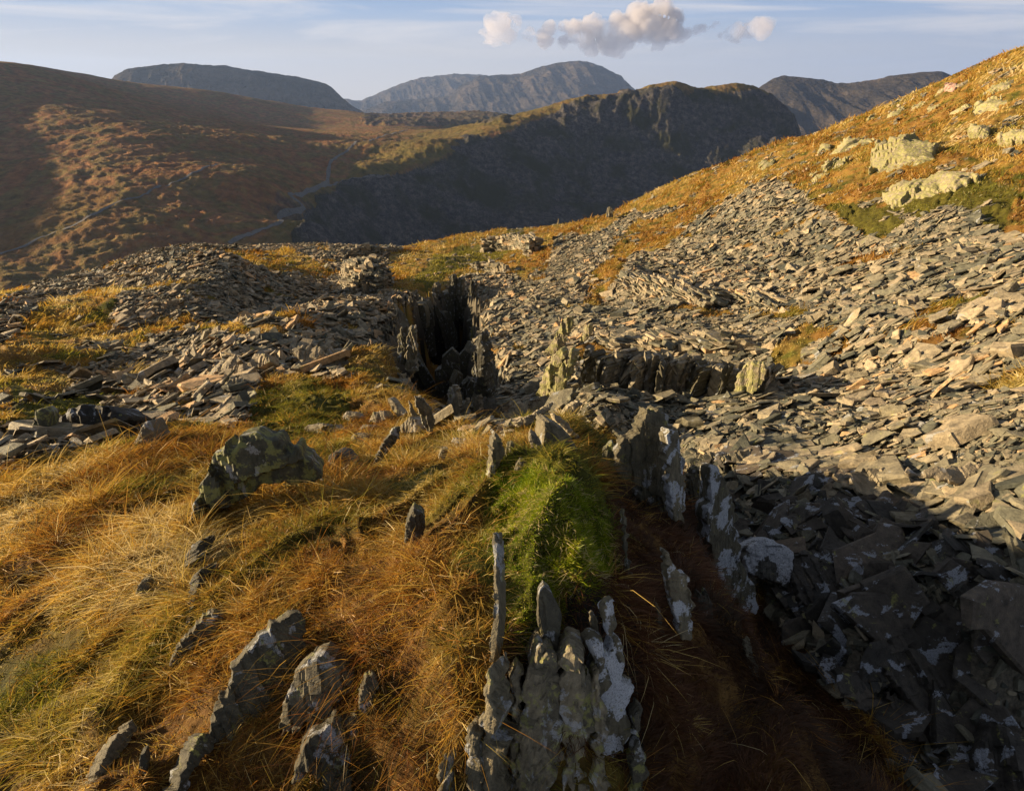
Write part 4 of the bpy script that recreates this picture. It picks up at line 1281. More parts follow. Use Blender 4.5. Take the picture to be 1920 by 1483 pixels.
# upright slates at the end of the ridge
for lab, px, r, th, n in [
    ('tallest twin pointed slate at the end of the ridge', [(836,762),(837,735),(841,726),(845,735),(846,722),(852,724),(857,747),(864,782),(853,785),(845,775)], 5.3, .12, (-.75, -.8, .1)),
    ('slim upright slate right of the twin pointed one', [(865,790),(868,759),(873,747),(877,751),(877,778),(874,794)], 5.2, .1, (-.6, -.8, .1)),
    ('pointed pale slate nearest the dark trench', [(883,790),(887,765),(890,747),(897,740),(900,762),(899,794)], 5.2, .1, (-.7, -.8, .1)),
    ('small white slate leaning left in the left cluster', [(726,747),(734,749),(750,770),(758,778),(745,782),(731,764)], 6.2, .12, (-.3,-1,.3)),
    ('broad slate leaning left in the left cluster', [(778,745),(791,743),(806,762),(817,790),(810,815),(797,803),(786,775),(780,759)], 5.0, .1, (.3, -1, .3)),
    ('thin dark slate beside the broad leaning one', [(767,752),(775,766),(789,795),(778,794),(769,772)], 5.3, .08, (.3, -1, .3)),
    ('pale wedge shaped stone under the left cluster', [(747,802),(766,782),(779,787),(783,810),(753,812)], 4.9, .2, (-.4, -1, .5)),
    ('long curved slate edge sweeping down the grass', [(700,868),(712,844),(725,822),(740,800),(751,802),(749,817),(727,850),(710,870)], 4.4, .1, (.3, -1, .5)),
    ('pale slab pile slanting up to the right', [(938,780),(959,762),(997,750),(1039,738),(1042,746),(1016,768),(990,789),(972,793),(948,789)], 5.0, .3, (.2, -1, .9)),
    ('white edged slate lying under the slanting pile', [(965,793),(990,780),(1015,765),(1035,752),(1040,757),(1020,775),(992,796),(975,800)], 4.8, .15, (.2, -1, .8)),
    ('slanted pale stone behind the curved grasses', [(1055,780),(1065,762),(1084,752),(1093,756),(1086,773),(1070,788)], 5.0, .2, (.1, -1, .4)),
    ('grey triangular stone at the brink right of the ridge end', [(1093,780),(1103,760),(1113,768),(1121,780),(1108,790)], 4.9, .2, (.1, -1, .4)),
    ('long white slate leaning down to the right', [(1036,776),(1053,782),(1069,799),(1092,826),(1075,819),(1053,799),(1040,788)], 4.0, .1, (.2, -1, .5)),
    ('dark splintered slate cluster behind the moss cushion', [(1018,830),(1022,797),(1031,790),(1044,797),(1062,809),(1078,831),(1088,853),(1072,852),(1058,838),(1040,862),(1019,855)], 3.5, .14, (.3, -1, .2)),
    ('pale crooked slate left of the splintered cluster', [(992,826),(993,813),(1005,820),(1016,837),(1017,862),(1003,855)], 3.5, .1, (0, -1, .3)),
    ('dark spearhead slate above the moss cushion', [(917,905),(922,869),(923,831),(930,811),(942,828),(949,850),(940,868),(930,892)], 2.8, .07, (.3, -1, .2)),
    ('grey blocky stones right of the spearhead slate', [(945,860),(950,832),(962,830),(968,845),(985,848),(990,862),(960,870)], 2.9, .12, (0, -1, .5)),
    ('white edged log shaped slate lying in the grass', [(846,826),(850,819),(888,822),(920,833),(915,840),(880,838),(856,838)], 4.0, .15, (0, -1, .9)),
    ('tiny grey stone poking from a grass tuft', [(822,860),(828,842),(841,841),(838,852),(831,864)], 3.4, .08, (.2, -1, .4)),
    ('small grey stones capping the moss cushion', [(964,882),(968,870),(975,861),(984,863),(993,876),(990,884)], 2.05, .08, (0, -1, .4))]:
    rock('upright_slate', lab, 'upright slate', px, n=n, th=th, r=r, group=G_P, rnd=rng.uniform(.3, 1), res=60, rib=.3, steps=.5, pull=.93, mat=M_PALE if ('pale' in lab or 'white' in lab or 'twin' in lab or 'slim' in lab) else None)
# pale outcrops on the hill
for lab, px, th in [
    ('yellow lichened outcrop with a dark cleft on its right', [(1553,292),(1568,271),(1584,258),(1612,258),(1639,254),(1625,277),(1610,291),(1580,294)], 1.2),
    ('largest yellow lichened outcrop right of the dark cleft', [(1626,287),(1642,258),(1678,253),(1729,245),(1741,262),(1759,273),(1756,300),(1720,320),(1671,327),(1650,318),(1629,303),(1650,298)], 1.3),
    ('long pale whaleback outcrop below the largest one', [(1652,352),(1687,339),(1742,326),(1784,313),(1836,323),(1840,336),(1784,352),(1726,368),(1702,386),(1662,376)], 1.0),
    ('small rounded outcrop left of the cleft outcrop', [(1532,288),(1539,268),(1558,268),(1554,289)], .7),
    ('split pale stone nearest the skyline ridge on the left', [(1419,307),(1429,293),(1440,297),(1453,293),(1441,320),(1430,318)], .6),
    ('broken pale rocks stepping down under the cleft outcrop', [(1510,340),(1516,322),(1539,313),(1545,300),(1591,290),(1581,302),(1561,318),(1562,339),(1545,334),(1523,343)], .8),
    ('low outcrop in the middle of the upper grass', [(1778,221),(1781,210),(1798,203),(1817,192),(1821,203),(1804,214)], 1.0),
    ('twin outcrop beside the right edge with a dark gap', [(1820,212),(1829,184),(1850,180),(1868,177),(1890,182),(1904,184),(1908,198),(1880,203),(1865,209)], 1.2),
    ('dark leaning rock under the skyline boulder', [(1745,190),(1752,176),(1765,163),(1772,160),(1768,176),(1760,190)], 1.2),
    ('upright pale ribs on the upper hillside', [(1703,217),(1713,193),(1733,186),(1728,207),(1716,216)], 1.0),
    ('short pale rock right of the upright ribs', [(1729,218),(1740,200),(1762,192),(1759,207)], 1.0),
    ('yellowish slab high near the right edge', [(1842,178),(1862,158),(1901,147),(1898,166),(1870,176)], 1.0),
    ('flat pale block alone in grass near the right', [(1813,244),(1820,233),(1855,235),(1853,252),(1835,253)], .8),
    ('broken pale stones touching the right edge', [(1868,257),(1875,245),(1890,248),(1901,241),(1935,244),(1935,262),(1885,263)], .8),
    ('low pale rocks breaking the grassy skyline', [(1616,234),(1628,220),(1640,215),(1646,220),(1634,232)], 1.0),
    ('pale slabs in a row below the skyline', [(1655,228),(1668,210),(1684,200),(1694,197),(1686,215),(1672,228)], 1.0),
    ('pale streak of rock just under the skyline at right', [(1815,152),(1835,142),(1850,137),(1842,148),(1822,156)], .8)]:
    rock('outcrop', lab, 'outcrop', px, n='slope', th=th, group=G_O, mat=M_OUTCROP, res=90, rib=.05, bulge=.25, steps=.8, jag=.03, rnd=rng.uniform(.2, 1), back=.25, pull=1, rough_=1.4, blocky=1.0)
rock('boulder', 'rounded pinkish boulder perched on the right skyline', BO, [(1768,166),(1771,157),(1780,152),(1792,152),(1794,161),(1786,170)], n='slope', th=1.4, rib=.05, back=.3,
     mat=mat_slate('pink_rock', .2, base=[(0, (.38, .24, .2)), (1, (.42, .27, .22))], scale=.4, yellow=0), r=None)
rock('boulder', 'dark upright stone alone on the middle skyline', BO, [(1136,408),(1138,390),(1143,387),(1148,392),(1148,408)], n=(-.3, -1, .2), th=.8, rib=.3, rnd=.8)


# ------------------------------------------------------------------ stacked slate walls
def stack_wall(name, label, cat, base_px, h, depth, lean=0.0, Lm=0.5, top_noise=.25, thm=.09, group=None, mat=None, round_=False, tiltx=0.0, hs=None):
    bp = np.array([ground_pt(*p) for p in base_px])
    s = np.r_[0, np.cumsum(np.linalg.norm(np.diff(bp[:, :2], axis=0), axis=1))]
    hs = np.ones(len(s)) if hs is None else np.array(hs)
    Pp, Rr, Ss = [], [], []
    t0 = 0.0
    nlay = int(h * hs.max() * (1 + top_noise) / thm)
    for layer in range(nlay):
        zl = layer * thm
        t = rng.uniform(-.2, 0)
        while t < s[-1]:
            l = Lm * math.exp(rng.normal(0, .35))
            tc = t + l / 2
            x, y, zb = (np.interp(tc, s, bp[:, k]) for k in range(3))
            hh = h * np.interp(tc, s, hs) * (1 + top_noise * vnoise(np.array([[tc * .9, 3.3]]), 5)[0])
            if zl < hh:
                k = min(np.searchsorted(s, min(max(tc, 0), s[-1] * .999), side='right') - 1, len(s) - 2)
                tg = bp[k + 1, :2] - bp[k, :2]; tg /= np.linalg.norm(tg)
                nm = np.array([-tg[1], tg[0]])
                if nm @ np.array([x, y]) < 0: nm = -nm
                for q in range(max(1, int(depth / .45))):
                    off = nm * (q * .42 + lean * zl + rng.normal(0, .05))
                    Pp.append((x + off[0], y + off[1], zb + zl - 0.1 + rng.normal(0, .02)))
                    ya = math.atan2(tg[1], tg[0]) + rng.normal(0, .25)
                    nrm = np.array([rng.normal(0, .09) + tiltx, rng.normal(0, .09), 1.0]); nrm /= np.linalg.norm(nrm)
                    Rr.append((nrm, ya)); Ss.append((l * 1.25, l * 1.1, thm / .085 * rng.uniform(.8, 1.25)))
            t += l * 0.85
    Pp = np.array(Pp); O = bp.mean(0)
    Rm = frames(np.array([q[0] for q in Rr]), np.array([q[1] for q in Rr]))
    Ss = np.array(Ss); Ss[:, 2] *= 1.0
    n = len(Pp)
    V, Q, T, A = slates_mesh(Pp - O, Rm, Ss, rng.integers(0, len(TEMPL), n), np.clip(rng.normal(.55, .22, n), 0, 1))
    o = new_mesh(name, V, [Q, T], mat or M_SLATE, attrs={'rnd': ('POINT', A)})
    o.location = O
    tag(o, label, cat, group, 'thing')
    return o


hut = bpy.data.objects.new('ruined_hut', None)
hut.location = ground_pt(955, 472); col.objects.link(hut)
tag(hut, 'roofless dry stone hut ruin on the middle skyline slope', 'ruin', None, 'thing')
for wl in (stack_wall('back_wall', None, None, [(904,474),(930,472),(960,470),(985,470)], 1.7, .9, Lm=.6, thm=.14),
           stack_wall('end_wall', None, None, [(986,476),(996,478),(1012,470)], 2.0, 1.0, Lm=.6, thm=.14, hs=(1, .8, .5))):
    wl.location = wl.location - hut.location; wl.parent = hut
    del wl['kind']
stack_wall('ruined_wall', 'low stone wall on the skyline behind the round stack', 'stone wall', [(655,486),(690,482),(720,478),(752,470)], 1.2, .9, Lm=.7, thm=.14, hs=(.9, 1, .9, .5))
stack_wall('stone_stack', 'squat rounded slate built stack left of the dark trench', 'stone stack', [(640,540),(650,553),(680,556),(715,548),(738,535)], 2.0, 2.2, lean=.25, Lm=.5, thm=.13, hs=(.95, 1.05, .85, .6, .3), top_noise=.12)
stack_wall('stone_terrace', 'lower terrace face of layered slates above the slab cliff', 'terrace', [(1118,640),(1160,655),(1210,668),(1260,676),(1310,684),(1360,688),(1400,684),(1440,672)], .62, .9, lean=.5, Lm=.34, thm=.055, hs=(.5, .8, 1, 1, 1.1, 1.1, .9, .6))
stack_wall('stone_terrace', 'upper sunlit band of stacked slates across the right scree', 'terrace', [(1148,535),(1200,552),(1260,568),(1320,582),(1370,572),(1420,582),(1470,592)], .75, .9, lean=.55, Lm=.36, thm=.06, hs=(.9, 1, 1, .7, .8, .8, .4), tiltx=.2)
stack_wall('stone_terrace', 'short dark bank of slates behind the trench head', 'terrace', [(880,505),(910,508),(945,512)], .9, .8, lean=.3, Lm=.5, thm=.11, hs=(.5, 1, .6))

# the cliff of upright slabs
k = 0
for ps in (0, 1):
    X = 1090.0 + 5 * ps
    while X < 1432:
        w = float(np.clip(np.exp(rng.normal(2.45, .4)), 6, 26)); lean = rng.uniform(8, 34)
        yt = np.interp(X, [1090, 1200, 1320, 1440], [656, 666, 680, 688]) + rng.uniform(-5, 10) + 6 * ps
        yb = np.interp(X, [1100, 1300, 1400, 1445], [745, 754, 754, 735])
        px = [(X - lean * .5, yb + 10), (X - lean * .1, (yt + yb) / 2 + rng.uniform(-9, 9)), (X + lean * .4, yt + rng.uniform(3, 14)), (X + lean * .5 + w * rng.uniform(.1, .5), yt - 2), (X + lean * .5 + w * .9, yt + rng.uniform(0, 12)),
              (X + w * 1.05, (yt + yb) / 2 + rng.uniform(-9, 9)), (X - lean * .4 + w, yb + 10)]
        rr = 9.55 + rng.uniform(-.2, .35) - .2 * ps
        rock('cliff_slab', 'upright slate slab in the row forming the low cliff under the terrace', 'cliff slab', px, n=(rng.uniform(-1.5, -.1), -1, .15), th=rng.uniform(.15, .5), r=rr, far_ok=True, pull=1, group='upright slabs of the low cliff', jag=.012, rnd=rng.uniform(.1, 1), mat=M_PALE if rng.random() < .6 else None, simple=True)  # paler slate on most slabs, warm sun on the cliff put into colour
        X += w * rng.uniform(.8, 1.3)
for lab, px, r in [
    ('tall sunlit slab leaning right at the left end of the cliff', [(1003,745),(1012,712),(1026,680),(1046,655),(1058,660),(1050,690),(1030,725),(1022,752),(1010,760)], 9.4),
    ('bright pointed slab second from the left end of the cliff', [(1024,752),(1030,715),(1052,680),(1068,655),(1078,662),(1066,700),(1048,735),(1030,760)], 9.3),
    ('sunlit rock rib above the left end of the cliff', [(1020,660),(1040,630),(1052,600),(1068,594),(1070,615),(1052,645),(1030,672)], 13.2),
    ('brown slab beside the sunlit rib', [(1086,640),(1094,612),(1106,608),(1104,630),(1095,642)], 14.2),
    ('squat slab at the right end of the cliff with yellow lichen', [(1375,745),(1382,705),(1400,685),(1432,684),(1438,700),(1425,728),(1400,748)], 9.1)]:
    rock('cliff_slab', lab, 'cliff slab', px, n=(-.5, -1, .15), th=.3, r=r, far_ok=True, pull=1, group='slabs at the ends of the low cliff', mat=M_OUTCROP if 'yellow' in lab or 'bright' in lab or 'sunlit' in lab else None, res=40, rib=.3, rnd=rng.uniform(.3, .7))
# slabs in the trench
for X, yt, yb, r in [(815,530,566,31), (846,514,560,31.5), (860,520,556,31.5), (884,524,575,30.5)]:
    rock('trench_slab', 'upright slab in the far wall of the dark trench', 'trench slab', [(X - 7, yb), (X - 5, yt + 6), (X, yt), (X + 6, yt + 5), (X + 6, yb)], n=(-.3, -1, .1), th=.5, r=r, far_ok=True, pull=1, group='slabs in the far wall of the trench', res=26, rib=.3, rnd=rng.uniform(.2, .9))
rock('trench_slab', 'tall pale column standing on the left lip of the trench', 'trench slab', [(760,695),(762,640),(768,618),(778,614),(781,640),(780,700),(772,712)], n=(.1, -1, .1), th=.35, r=10.8, far_ok=True, anchor=(770,680), rnd=.8)
rock('trench_slab', 'shorter grey slab left of the pale column in the trench', 'trench slab', [(746,680),(747,630),(753,615),(758,640),(760,690)], n=(.1, -1, .1), th=.25, r=11.0, far_ok=True, anchor=(752,660), rnd=.4)
rock('trench_slab', 'lichen spotted pillar on the right wall of the trench', 'trench slab', [(888,740),(884,690),(888,640),(898,625),(906,650),(908,700),(915,750)], n=(-.5, -1, .1), th=.4, r=11, far_ok=True, anchor=(898,700), rnd=.1)
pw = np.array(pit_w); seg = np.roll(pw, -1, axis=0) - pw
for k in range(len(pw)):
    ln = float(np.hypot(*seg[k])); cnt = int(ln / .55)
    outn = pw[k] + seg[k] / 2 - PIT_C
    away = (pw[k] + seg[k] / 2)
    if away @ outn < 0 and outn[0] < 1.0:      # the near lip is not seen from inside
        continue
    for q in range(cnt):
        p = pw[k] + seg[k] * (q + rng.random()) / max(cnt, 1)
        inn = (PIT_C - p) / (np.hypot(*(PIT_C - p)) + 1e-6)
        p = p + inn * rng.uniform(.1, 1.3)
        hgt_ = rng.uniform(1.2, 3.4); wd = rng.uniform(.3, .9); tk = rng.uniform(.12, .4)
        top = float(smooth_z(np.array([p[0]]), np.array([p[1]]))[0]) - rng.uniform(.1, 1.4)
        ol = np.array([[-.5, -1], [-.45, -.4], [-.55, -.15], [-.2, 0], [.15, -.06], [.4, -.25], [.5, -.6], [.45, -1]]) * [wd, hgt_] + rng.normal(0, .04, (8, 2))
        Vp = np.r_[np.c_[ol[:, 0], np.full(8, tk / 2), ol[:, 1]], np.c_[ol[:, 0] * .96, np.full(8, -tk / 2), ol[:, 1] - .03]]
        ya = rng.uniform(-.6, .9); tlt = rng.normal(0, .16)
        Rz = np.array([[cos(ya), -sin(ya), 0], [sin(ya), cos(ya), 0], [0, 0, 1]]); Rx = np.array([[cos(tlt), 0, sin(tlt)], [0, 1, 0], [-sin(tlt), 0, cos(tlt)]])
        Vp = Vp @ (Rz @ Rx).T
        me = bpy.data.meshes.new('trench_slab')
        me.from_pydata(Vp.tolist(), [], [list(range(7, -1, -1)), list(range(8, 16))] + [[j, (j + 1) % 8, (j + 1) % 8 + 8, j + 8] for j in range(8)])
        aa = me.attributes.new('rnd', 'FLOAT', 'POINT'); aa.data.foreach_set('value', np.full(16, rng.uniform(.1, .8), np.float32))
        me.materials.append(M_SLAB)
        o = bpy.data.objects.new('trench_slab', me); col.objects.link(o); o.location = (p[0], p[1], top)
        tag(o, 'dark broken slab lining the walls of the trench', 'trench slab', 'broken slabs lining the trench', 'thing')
# large slabs by hand on the rubble bank and in the gully
for lab, px, r, n, th, mt in [
    ('broad flat pentagon slab in the middle of the rubble bank', [(543,655),(560,645),(600,648),(608,658),(590,672),(566,676)], 11.2, (-.1, -.55, 1), .16, M_SLATE),
    ('blocky sunlit slab left of the pentagon slab', [(468,675),(478,662),(500,662),(502,676),(484,688),(470,688)], 10.4, (-.5, -.8, .8), .3, M_SLATE),
    ('long tilted slab low in the rubble bank', [(400,735),(420,715),(442,705),(444,714),(425,730),(408,742)], 9.0, (-.3, -.7, 1), .2, M_SLATE),
    ('wide pale slab facing the sun on the rubble bank', [(380,690),(400,678),(440,662),(450,672),(425,690),(390,700)], 10.6, (-.4, -.6, 1), .2, M_SLATE),
    ('pale block among dark stones on the rubble bank', [(430,700),(438,685),(455,682),(456,698),(440,706)], 9.6, (-.4, -.8, .7), .25, M_SLATE)]:
    rock('rubble_slab', lab, 'rubble slab', px, n=n, th=th, r=r, mat=mt, group='big slabs of the rubble bank', res=36, rib=.08, rnd=rng.uniform(.55, .95), bulge=.15)
for lab, px, r, n, th, rn in [
    ('wide flat dark slab roofing the hollow in the gully', [(1490,1035),(1530,1025),(1570,1040),(1625,1095),(1632,1110),(1570,1122),(1505,1132),(1492,1080)], 4.2, (0, -.35, 1), .12, .2),
    ('long speckled slab sloping down the shaded gully', [(1645,1195),(1668,1178),(1720,1215),(1780,1265),(1805,1300),(1790,1370),(1760,1360),(1700,1300),(1660,1250)], 3.35, (.15, -.6, 1), .08, .3),
    ('small blue green block lying in the shaded gully', [(1598,1268),(1610,1258),(1655,1250),(1678,1266),(1672,1282),(1640,1300),(1605,1290)], 3.2, (0, -.5, 1), .1, .05),
    ('triangular grey slab at the bottom of the gully', [(1660,1292),(1700,1310),(1755,1350),(1776,1378),(1740,1392),(1685,1380),(1680,1340)], 2.95, (0, -.6, 1), .07, .4),
    ('mottled boulder cut by the bottom right corner', [(1840,1410),(1870,1350),(1925,1380),(2000,1450),(1980,1600),(1850,1560)], 2.95, (-.2, -.6, 1), .3, .2),
    ('yellow lichened slab at the sunlit brink of the gully', [(1545,880),(1600,880),(1650,870),(1705,885),(1690,905),(1640,935),(1600,910)], 6.1, (0, -.4, 1), .08, .6),
    ('thin slab with yellow edge lying right of the brink slab', [(1700,878),(1760,868),(1920,862),(1960,880),(1900,895),(1780,893)], 6.4, (0, -.35, 1), .08, .7),
    ('green grey slab at the shadow edge left of the brink slab', [(1350,855),(1380,842),(1420,848),(1430,862),(1380,872)], 7.2, (0, -.4, 1), .1, .4)]:
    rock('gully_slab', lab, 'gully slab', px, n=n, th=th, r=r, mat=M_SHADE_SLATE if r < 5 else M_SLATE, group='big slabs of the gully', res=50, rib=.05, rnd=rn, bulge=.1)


# ------------------------------------------------------------------ grass
def grass(name, n, w, label, Lf, wf, droop, col_shift=0.0, lean=(.35, -.1), gr_boost=0.0, mat=None, clumpy=1.0, z_off=0.0, spread=.45, cl=0, clr=.05):
    if cl:
        x0, y0, i0 = scatter(w, n // cl)
        n = (n // cl) * cl
        sc_ = np.repeat(np.exp(rng.normal(0, .35, n // cl)), cl)
        x0, y0, idx = np.repeat(x0, cl), np.repeat(y0, cl), np.repeat(i0, cl)
        R_ = clr * sc_ * np.clip(np.hypot(x0, y0) / 2.5, .7, 4) ** .6
        ox, oy = rng.normal(0, 1, n), rng.normal(0, 1, n)
        x, y = x0 + ox * R_ * .6, y0 + oy * R_ * .6
        tr = np.repeat(rng.normal(0, .13, n // cl), cl); tg_ = np.repeat(rng.normal(0, .3, n // cl), cl)
    else:
        x, y, idx = scatter(w, n); sc_ = 1.0; ox = oy = 0; tr = tg_ = 0
    r = np.hypot(x, y)
    z = near_lookup(x, y) - 0.006
    P2 = np.stack([x, y], -1)
    cs = 0.22 * np.maximum(1, r / 3) ** .6
    ph = fbm(P2 / cs[:, None], 2, 301) * 3.2 * 2
    hgt = np.clip(0.8 + 1.1 * clumpy * fbm(P2 / (cs * 1.3)[:, None], 3, 303), .25, 2.2)
    L = Lf(r) * hgt * np.exp(rng.normal(0, .4, n)) * (1 - .45 * cgr.ravel()[idx]) * sc_
    Wd = wf(r) * rng.uniform(.6, 1.4, n)
    az = ph + rng.normal(0, .7, n)
    dx = lean[0] + spread * np.cos(az) + rng.normal(0, .25, n); dy = lean[1] + spread * np.sin(az) + rng.normal(0, .25, n)
    if cl:
        dx = lean[0] + ox * .75 + rng.normal(0, .2, n); dy = lean[1] + oy * .75 + rng.normal(0, .2, n)
    hor = np.stack([dx, dy, 0 * dx], -1)
    hor /= np.maximum(1, np.linalg.norm(hor, axis=1, keepdims=True) / 1.3)
    nrm = ground_normal(x, y)
    up = nrm * 0.5 + np.array([0, 0, .5])
    d0 = up + hor * 0.55
    d0 /= np.linalg.norm(d0, axis=1, keepdims=True)
    dr = droop * rng.uniform(.4, 1.5, n)
    hd = hor / (np.linalg.norm(hor, axis=1, keepdims=True) + 1e-6)
    B = np.stack([x, y, z], -1)
    pts = []
    for t in (0, .38, .72, 1.0):
        p = B + d0 * (L * t)[:, None] + (hd * 0.75 - np.array([0, 0, .55])) * (L * dr * t * t)[:, None]
        pts.append(p)
    view = -B / np.linalg.norm(B, axis=1, keepdims=True)
    side = np.cross(d0, view + rng.normal(0, .6, (n, 3)))
    side /= np.linalg.norm(side, axis=1, keepdims=True) + 1e-6
    V = np.zeros((n, 7, 3))
    for k, wk in enumerate((1.0, .85, .55)):
        V[:, 2 * k] = pts[k] - side * (Wd * wk / 2)[:, None]
        V[:, 2 * k + 1] = pts[k] + side * (Wd * wk / 2)[:, None]
    V[:, 6] = pts[3]
    o = (np.arange(n) * 7)[:, None, None]
    Q = (np.array([[0, 1, 3, 2], [2, 3, 5, 4]])[None] + o).reshape(-1, 4)
    T = (np.array([[4, 5, 6]])[None] + o).reshape(-1, 3)
    cn = 0.5 + 0.62 * fbm(P2 / (0.5 * np.maximum(1, r / 5) ** .7)[:, None], 4, 305) + 0.12 * fbm(P2 / 3.0, 2, 307)
    rn = np.clip(cn + rng.normal(0, .13, n) + col_shift + tr, 0, 1)
    gg = np.clip(cgr.ravel()[idx] + rng.normal(0, .12, n) + gr_boost + tg_, 0, 1)
    tip = np.tile([0, 0, .5, .5, .9, .9, 1.0], n)
    ob = new_mesh(name, V.reshape(-1, 3), [Q, T], mat or M_GRASS, attrs={'rnd': ('POINT', np.repeat(rn, 7)), 'green': ('POINT', np.repeat(gg, 7)), 'tip': ('POINT', tip)})
    tag(ob, label, kind='stuff')
    return ob


gm = np.clip(cg, 0, 1)
in_moss = inpoly(cpx, cpy, GREEN_POLY[1]) & (CRr < 3)
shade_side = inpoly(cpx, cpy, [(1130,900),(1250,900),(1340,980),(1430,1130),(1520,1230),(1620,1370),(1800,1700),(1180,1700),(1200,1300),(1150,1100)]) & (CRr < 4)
face = inpoly(cpx, cpy, [(960,1100),(1140,1100),(1150,1240),(1160,1600),(900,1600),(915,1200)]) & (CRr < 2)
nearw = gm * vis * np.clip(3.0 / CRr, 0, 1.2) ** 1.75 * (CRr < 9) * (1 - in_moss) * (1 - .75 * face)
Lg = lambda r: 0.026 + 0.009 * np.minimum(r, 4)
Wg = lambda r: 0.0015 + 0.0007 * r
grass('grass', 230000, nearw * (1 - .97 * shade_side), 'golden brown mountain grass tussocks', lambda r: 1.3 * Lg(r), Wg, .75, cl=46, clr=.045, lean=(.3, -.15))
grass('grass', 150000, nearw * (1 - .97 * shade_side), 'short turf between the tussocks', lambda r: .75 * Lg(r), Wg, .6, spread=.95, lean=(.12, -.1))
grass('grass', 13000, nearw * (1 - .7 * cgr) * (CRr < 5) * (1 - .9 * shade_side), 'long pale bent grass stems', lambda r: 2.6 * Lg(r), lambda r: 0.8 * Wg(r), 1.1, col_shift=.28, spread=.3, lean=(-.35, -.25))
knob = inpoly(cxx, cyy, KNOB_W)
grass('heather', 110000, vis * np.clip(3.0 / CRr, 0, 1.2) ** 1.75 * (CRr < 9) * np.maximum(gm * shade_side, knob * .9), 'red brown heather and grass darkened for the shaded side', lambda r: .026 + .006 * r, lambda r: .0014 + .0007 * r, .7, col_shift=0, spread=.8, gr_boost=-1, mat=M_SHADE_HEATHER)
grass('moss', 130000, vis * in_moss, 'bright green moss cushion', lambda r: .013 + 0 * r, lambda r: .0022 + 0 * r, .3, lean=(0, 0), spread=.9, cl=40, clr=.018, mat=M_MOSS)
grass('grass', 5000, vis * in_moss, 'dry straw blades on the moss cushion', lambda r: .03 + 0 * r, lambda r: .0017 + 0 * r, 1.0, gr_boost=-.9, col_shift=.5, lean=(.1, -.2), spread=.9)
midw = gm * vis * np.minimum(1, (12 / CRr) ** 1.7) * (CRr >= 7)
grass('grass', 150000, midw, 'short golden grass on the farther slopes', lambda r: .07 + .0028 * r, lambda r: .0011 * r, .6, col_shift=.08, clumpy=1.2)


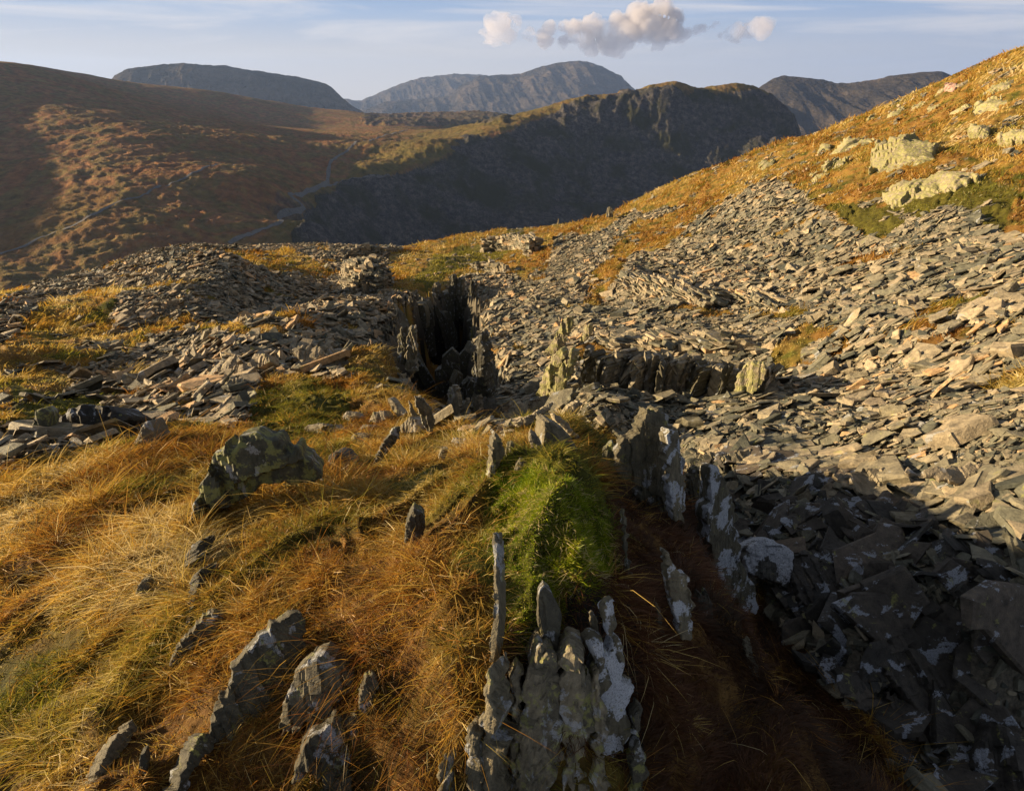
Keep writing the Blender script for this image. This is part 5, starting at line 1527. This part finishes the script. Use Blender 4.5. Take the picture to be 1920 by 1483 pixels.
# ------------------------------------------------------------------ clouds, far beyond the fells
def cloud(label, blobs, r, dens):
    """blobs: photo x, y, radius in photo pixels"""
    import bmesh
    bm = bmesh.new()
    O = at(blobs[0][0], blobs[0][1], r)
    for X, Y, q in blobs:
        P = at(X, Y, r) - O
        R_ = q / F * np.linalg.norm(at(X, Y, r))
        before = len(bm.verts)
        res = bmesh.ops.create_icosphere(bm, subdivisions=3, radius=1.0)
        dy = rng.normal(0, .5) * R_
        for v in res['verts']:
            v.co = Vector((v.co.x * R_ + P[0], v.co.y * R_ * 1.1 + P[1] + dy, v.co.z * R_ * .68 + P[2]))
    me = bpy.data.meshes.new('puff'); bm.to_mesh(me); bm.free()
    tmp = bpy.data.objects.new('puff', me); col.objects.link(tmp)
    md = tmp.modifiers.new('r', 'REMESH'); md.mode = 'VOXEL'; md.voxel_size = blobs[0][2] / F * r / 12
    dg = bpy.context.evaluated_depsgraph_get(); dg.update()
    ev = bpy.data.meshes.new_from_object(tmp.evaluated_get(dg)); bpy.data.objects.remove(tmp)
    n = len(ev.vertices); C = np.zeros(n * 3, np.float32); ev.vertices.foreach_get('co', C); C = C.reshape(-1, 3).astype(float)
    Nn = np.zeros(n * 3, np.float32); ev.vertices.foreach_get('normal', Nn); Nn = Nn.reshape(-1, 3)
    C += Nn * (fbm(C / 380.0, 5, 500, .6) * 260)[:, None]
    lv = np.zeros(len(ev.loops), np.int32); ev.loops.foreach_get('vertex_index', lv)
    m = bpy.data.materials.new('cloud_vapour'); m.use_nodes = True; nt = m.node_tree
    nt.nodes.remove(nt.nodes['Principled BSDF'])
    v = nn(nt, 'ShaderNodeVolumePrincipled'); v.inputs['Color'].default_value = (0.82, 0.80, 0.84, 1); v.inputs['Anisotropy'].default_value = 0.3
    pos = nn(nt, 'ShaderNodeNewGeometry').outputs['Position']
    f = mth(nt, 'POWER', framp(nt, noise(nt, pos, 0.0026, 10, 0.66, 0.6), 0.33, 0.62), 1.2)
    lk(nt, mth(nt, 'MULTIPLY', f, dens), v.inputs['Density'])
    lk(nt, v.outputs[0], nt.nodes['Material Output'].inputs['Volume'])
    o = new_mesh('cloud', C, [lv.reshape(-1, 4)], m, smooth=True)
    o.location = O
    tag(o, label, 'cloud', None, 'thing')


cloud('large flat cream and mauve cloud above the middle fells',
      [(1215,45,34), (1250,66,24), (1180,62,28), (1140,70,22), (1100,76,19), (1060,82,15), (1282,68,18), (1312,56,10), (1200,26,22), (1235,14,19), (1262,34,20), (1080,56,18), (1120,46,20), (1160,40,20), (1020,72,13), (990,66,10), (1030,58,9), (1230,90,12), (1275,84,10), (1150,90,14), (1110,94,10), (1060,50,10)], 12800, .009)
cloud('small rounded pinkish cloud left of the large flat cloud', [(932,52,20), (922,74,15), (950,66,15), (938,34,14), (912,84,9), (962,46,9), (905,64,9)], 12800, .004)
cloud('thin dark wisp of cloud right of the large flat cloud', [(1385,62,8), (1420,52,12), (1400,60,10), (1365,62,7), (1345,42,7), (1335,52,6), (1432,46,8), (1350,66,5)], 12800, .006)

# ------------------------------------------------------------------ air
def build_haze():
    x0, x1, y0, y1, z0, z1 = -10500, 10500, -600, 11000, -350, 430
    V = np.array([[x, y, z] for z in (z0, z1) for y in (y0, y1) for x in (x0, x1)], float)
    Fq = np.array([[0, 2, 3, 1], [4, 5, 7, 6], [0, 1, 5, 4], [2, 6, 7, 3], [0, 4, 6, 2], [1, 3, 7, 5]])
    m = bpy.data.materials.new('haze_air')
    m.use_nodes = True
    nt = m.node_tree
    nt.nodes.remove(nt.nodes['Principled BSDF'])
    v = nn(nt, 'ShaderNodeVolumePrincipled')
    v.inputs['Color'].default_value = (0.38, 0.56, 1.0, 1)
    v.inputs['Density'].default_value = 5e-5
    v.inputs['Anisotropy'].default_value = 0.2
    lk(nt, v.outputs[0], nt.nodes['Material Output'].inputs['Volume'])
    o = new_mesh('haze', V, [Fq], m)
    tag(o, kind='stuff')


build_haze()
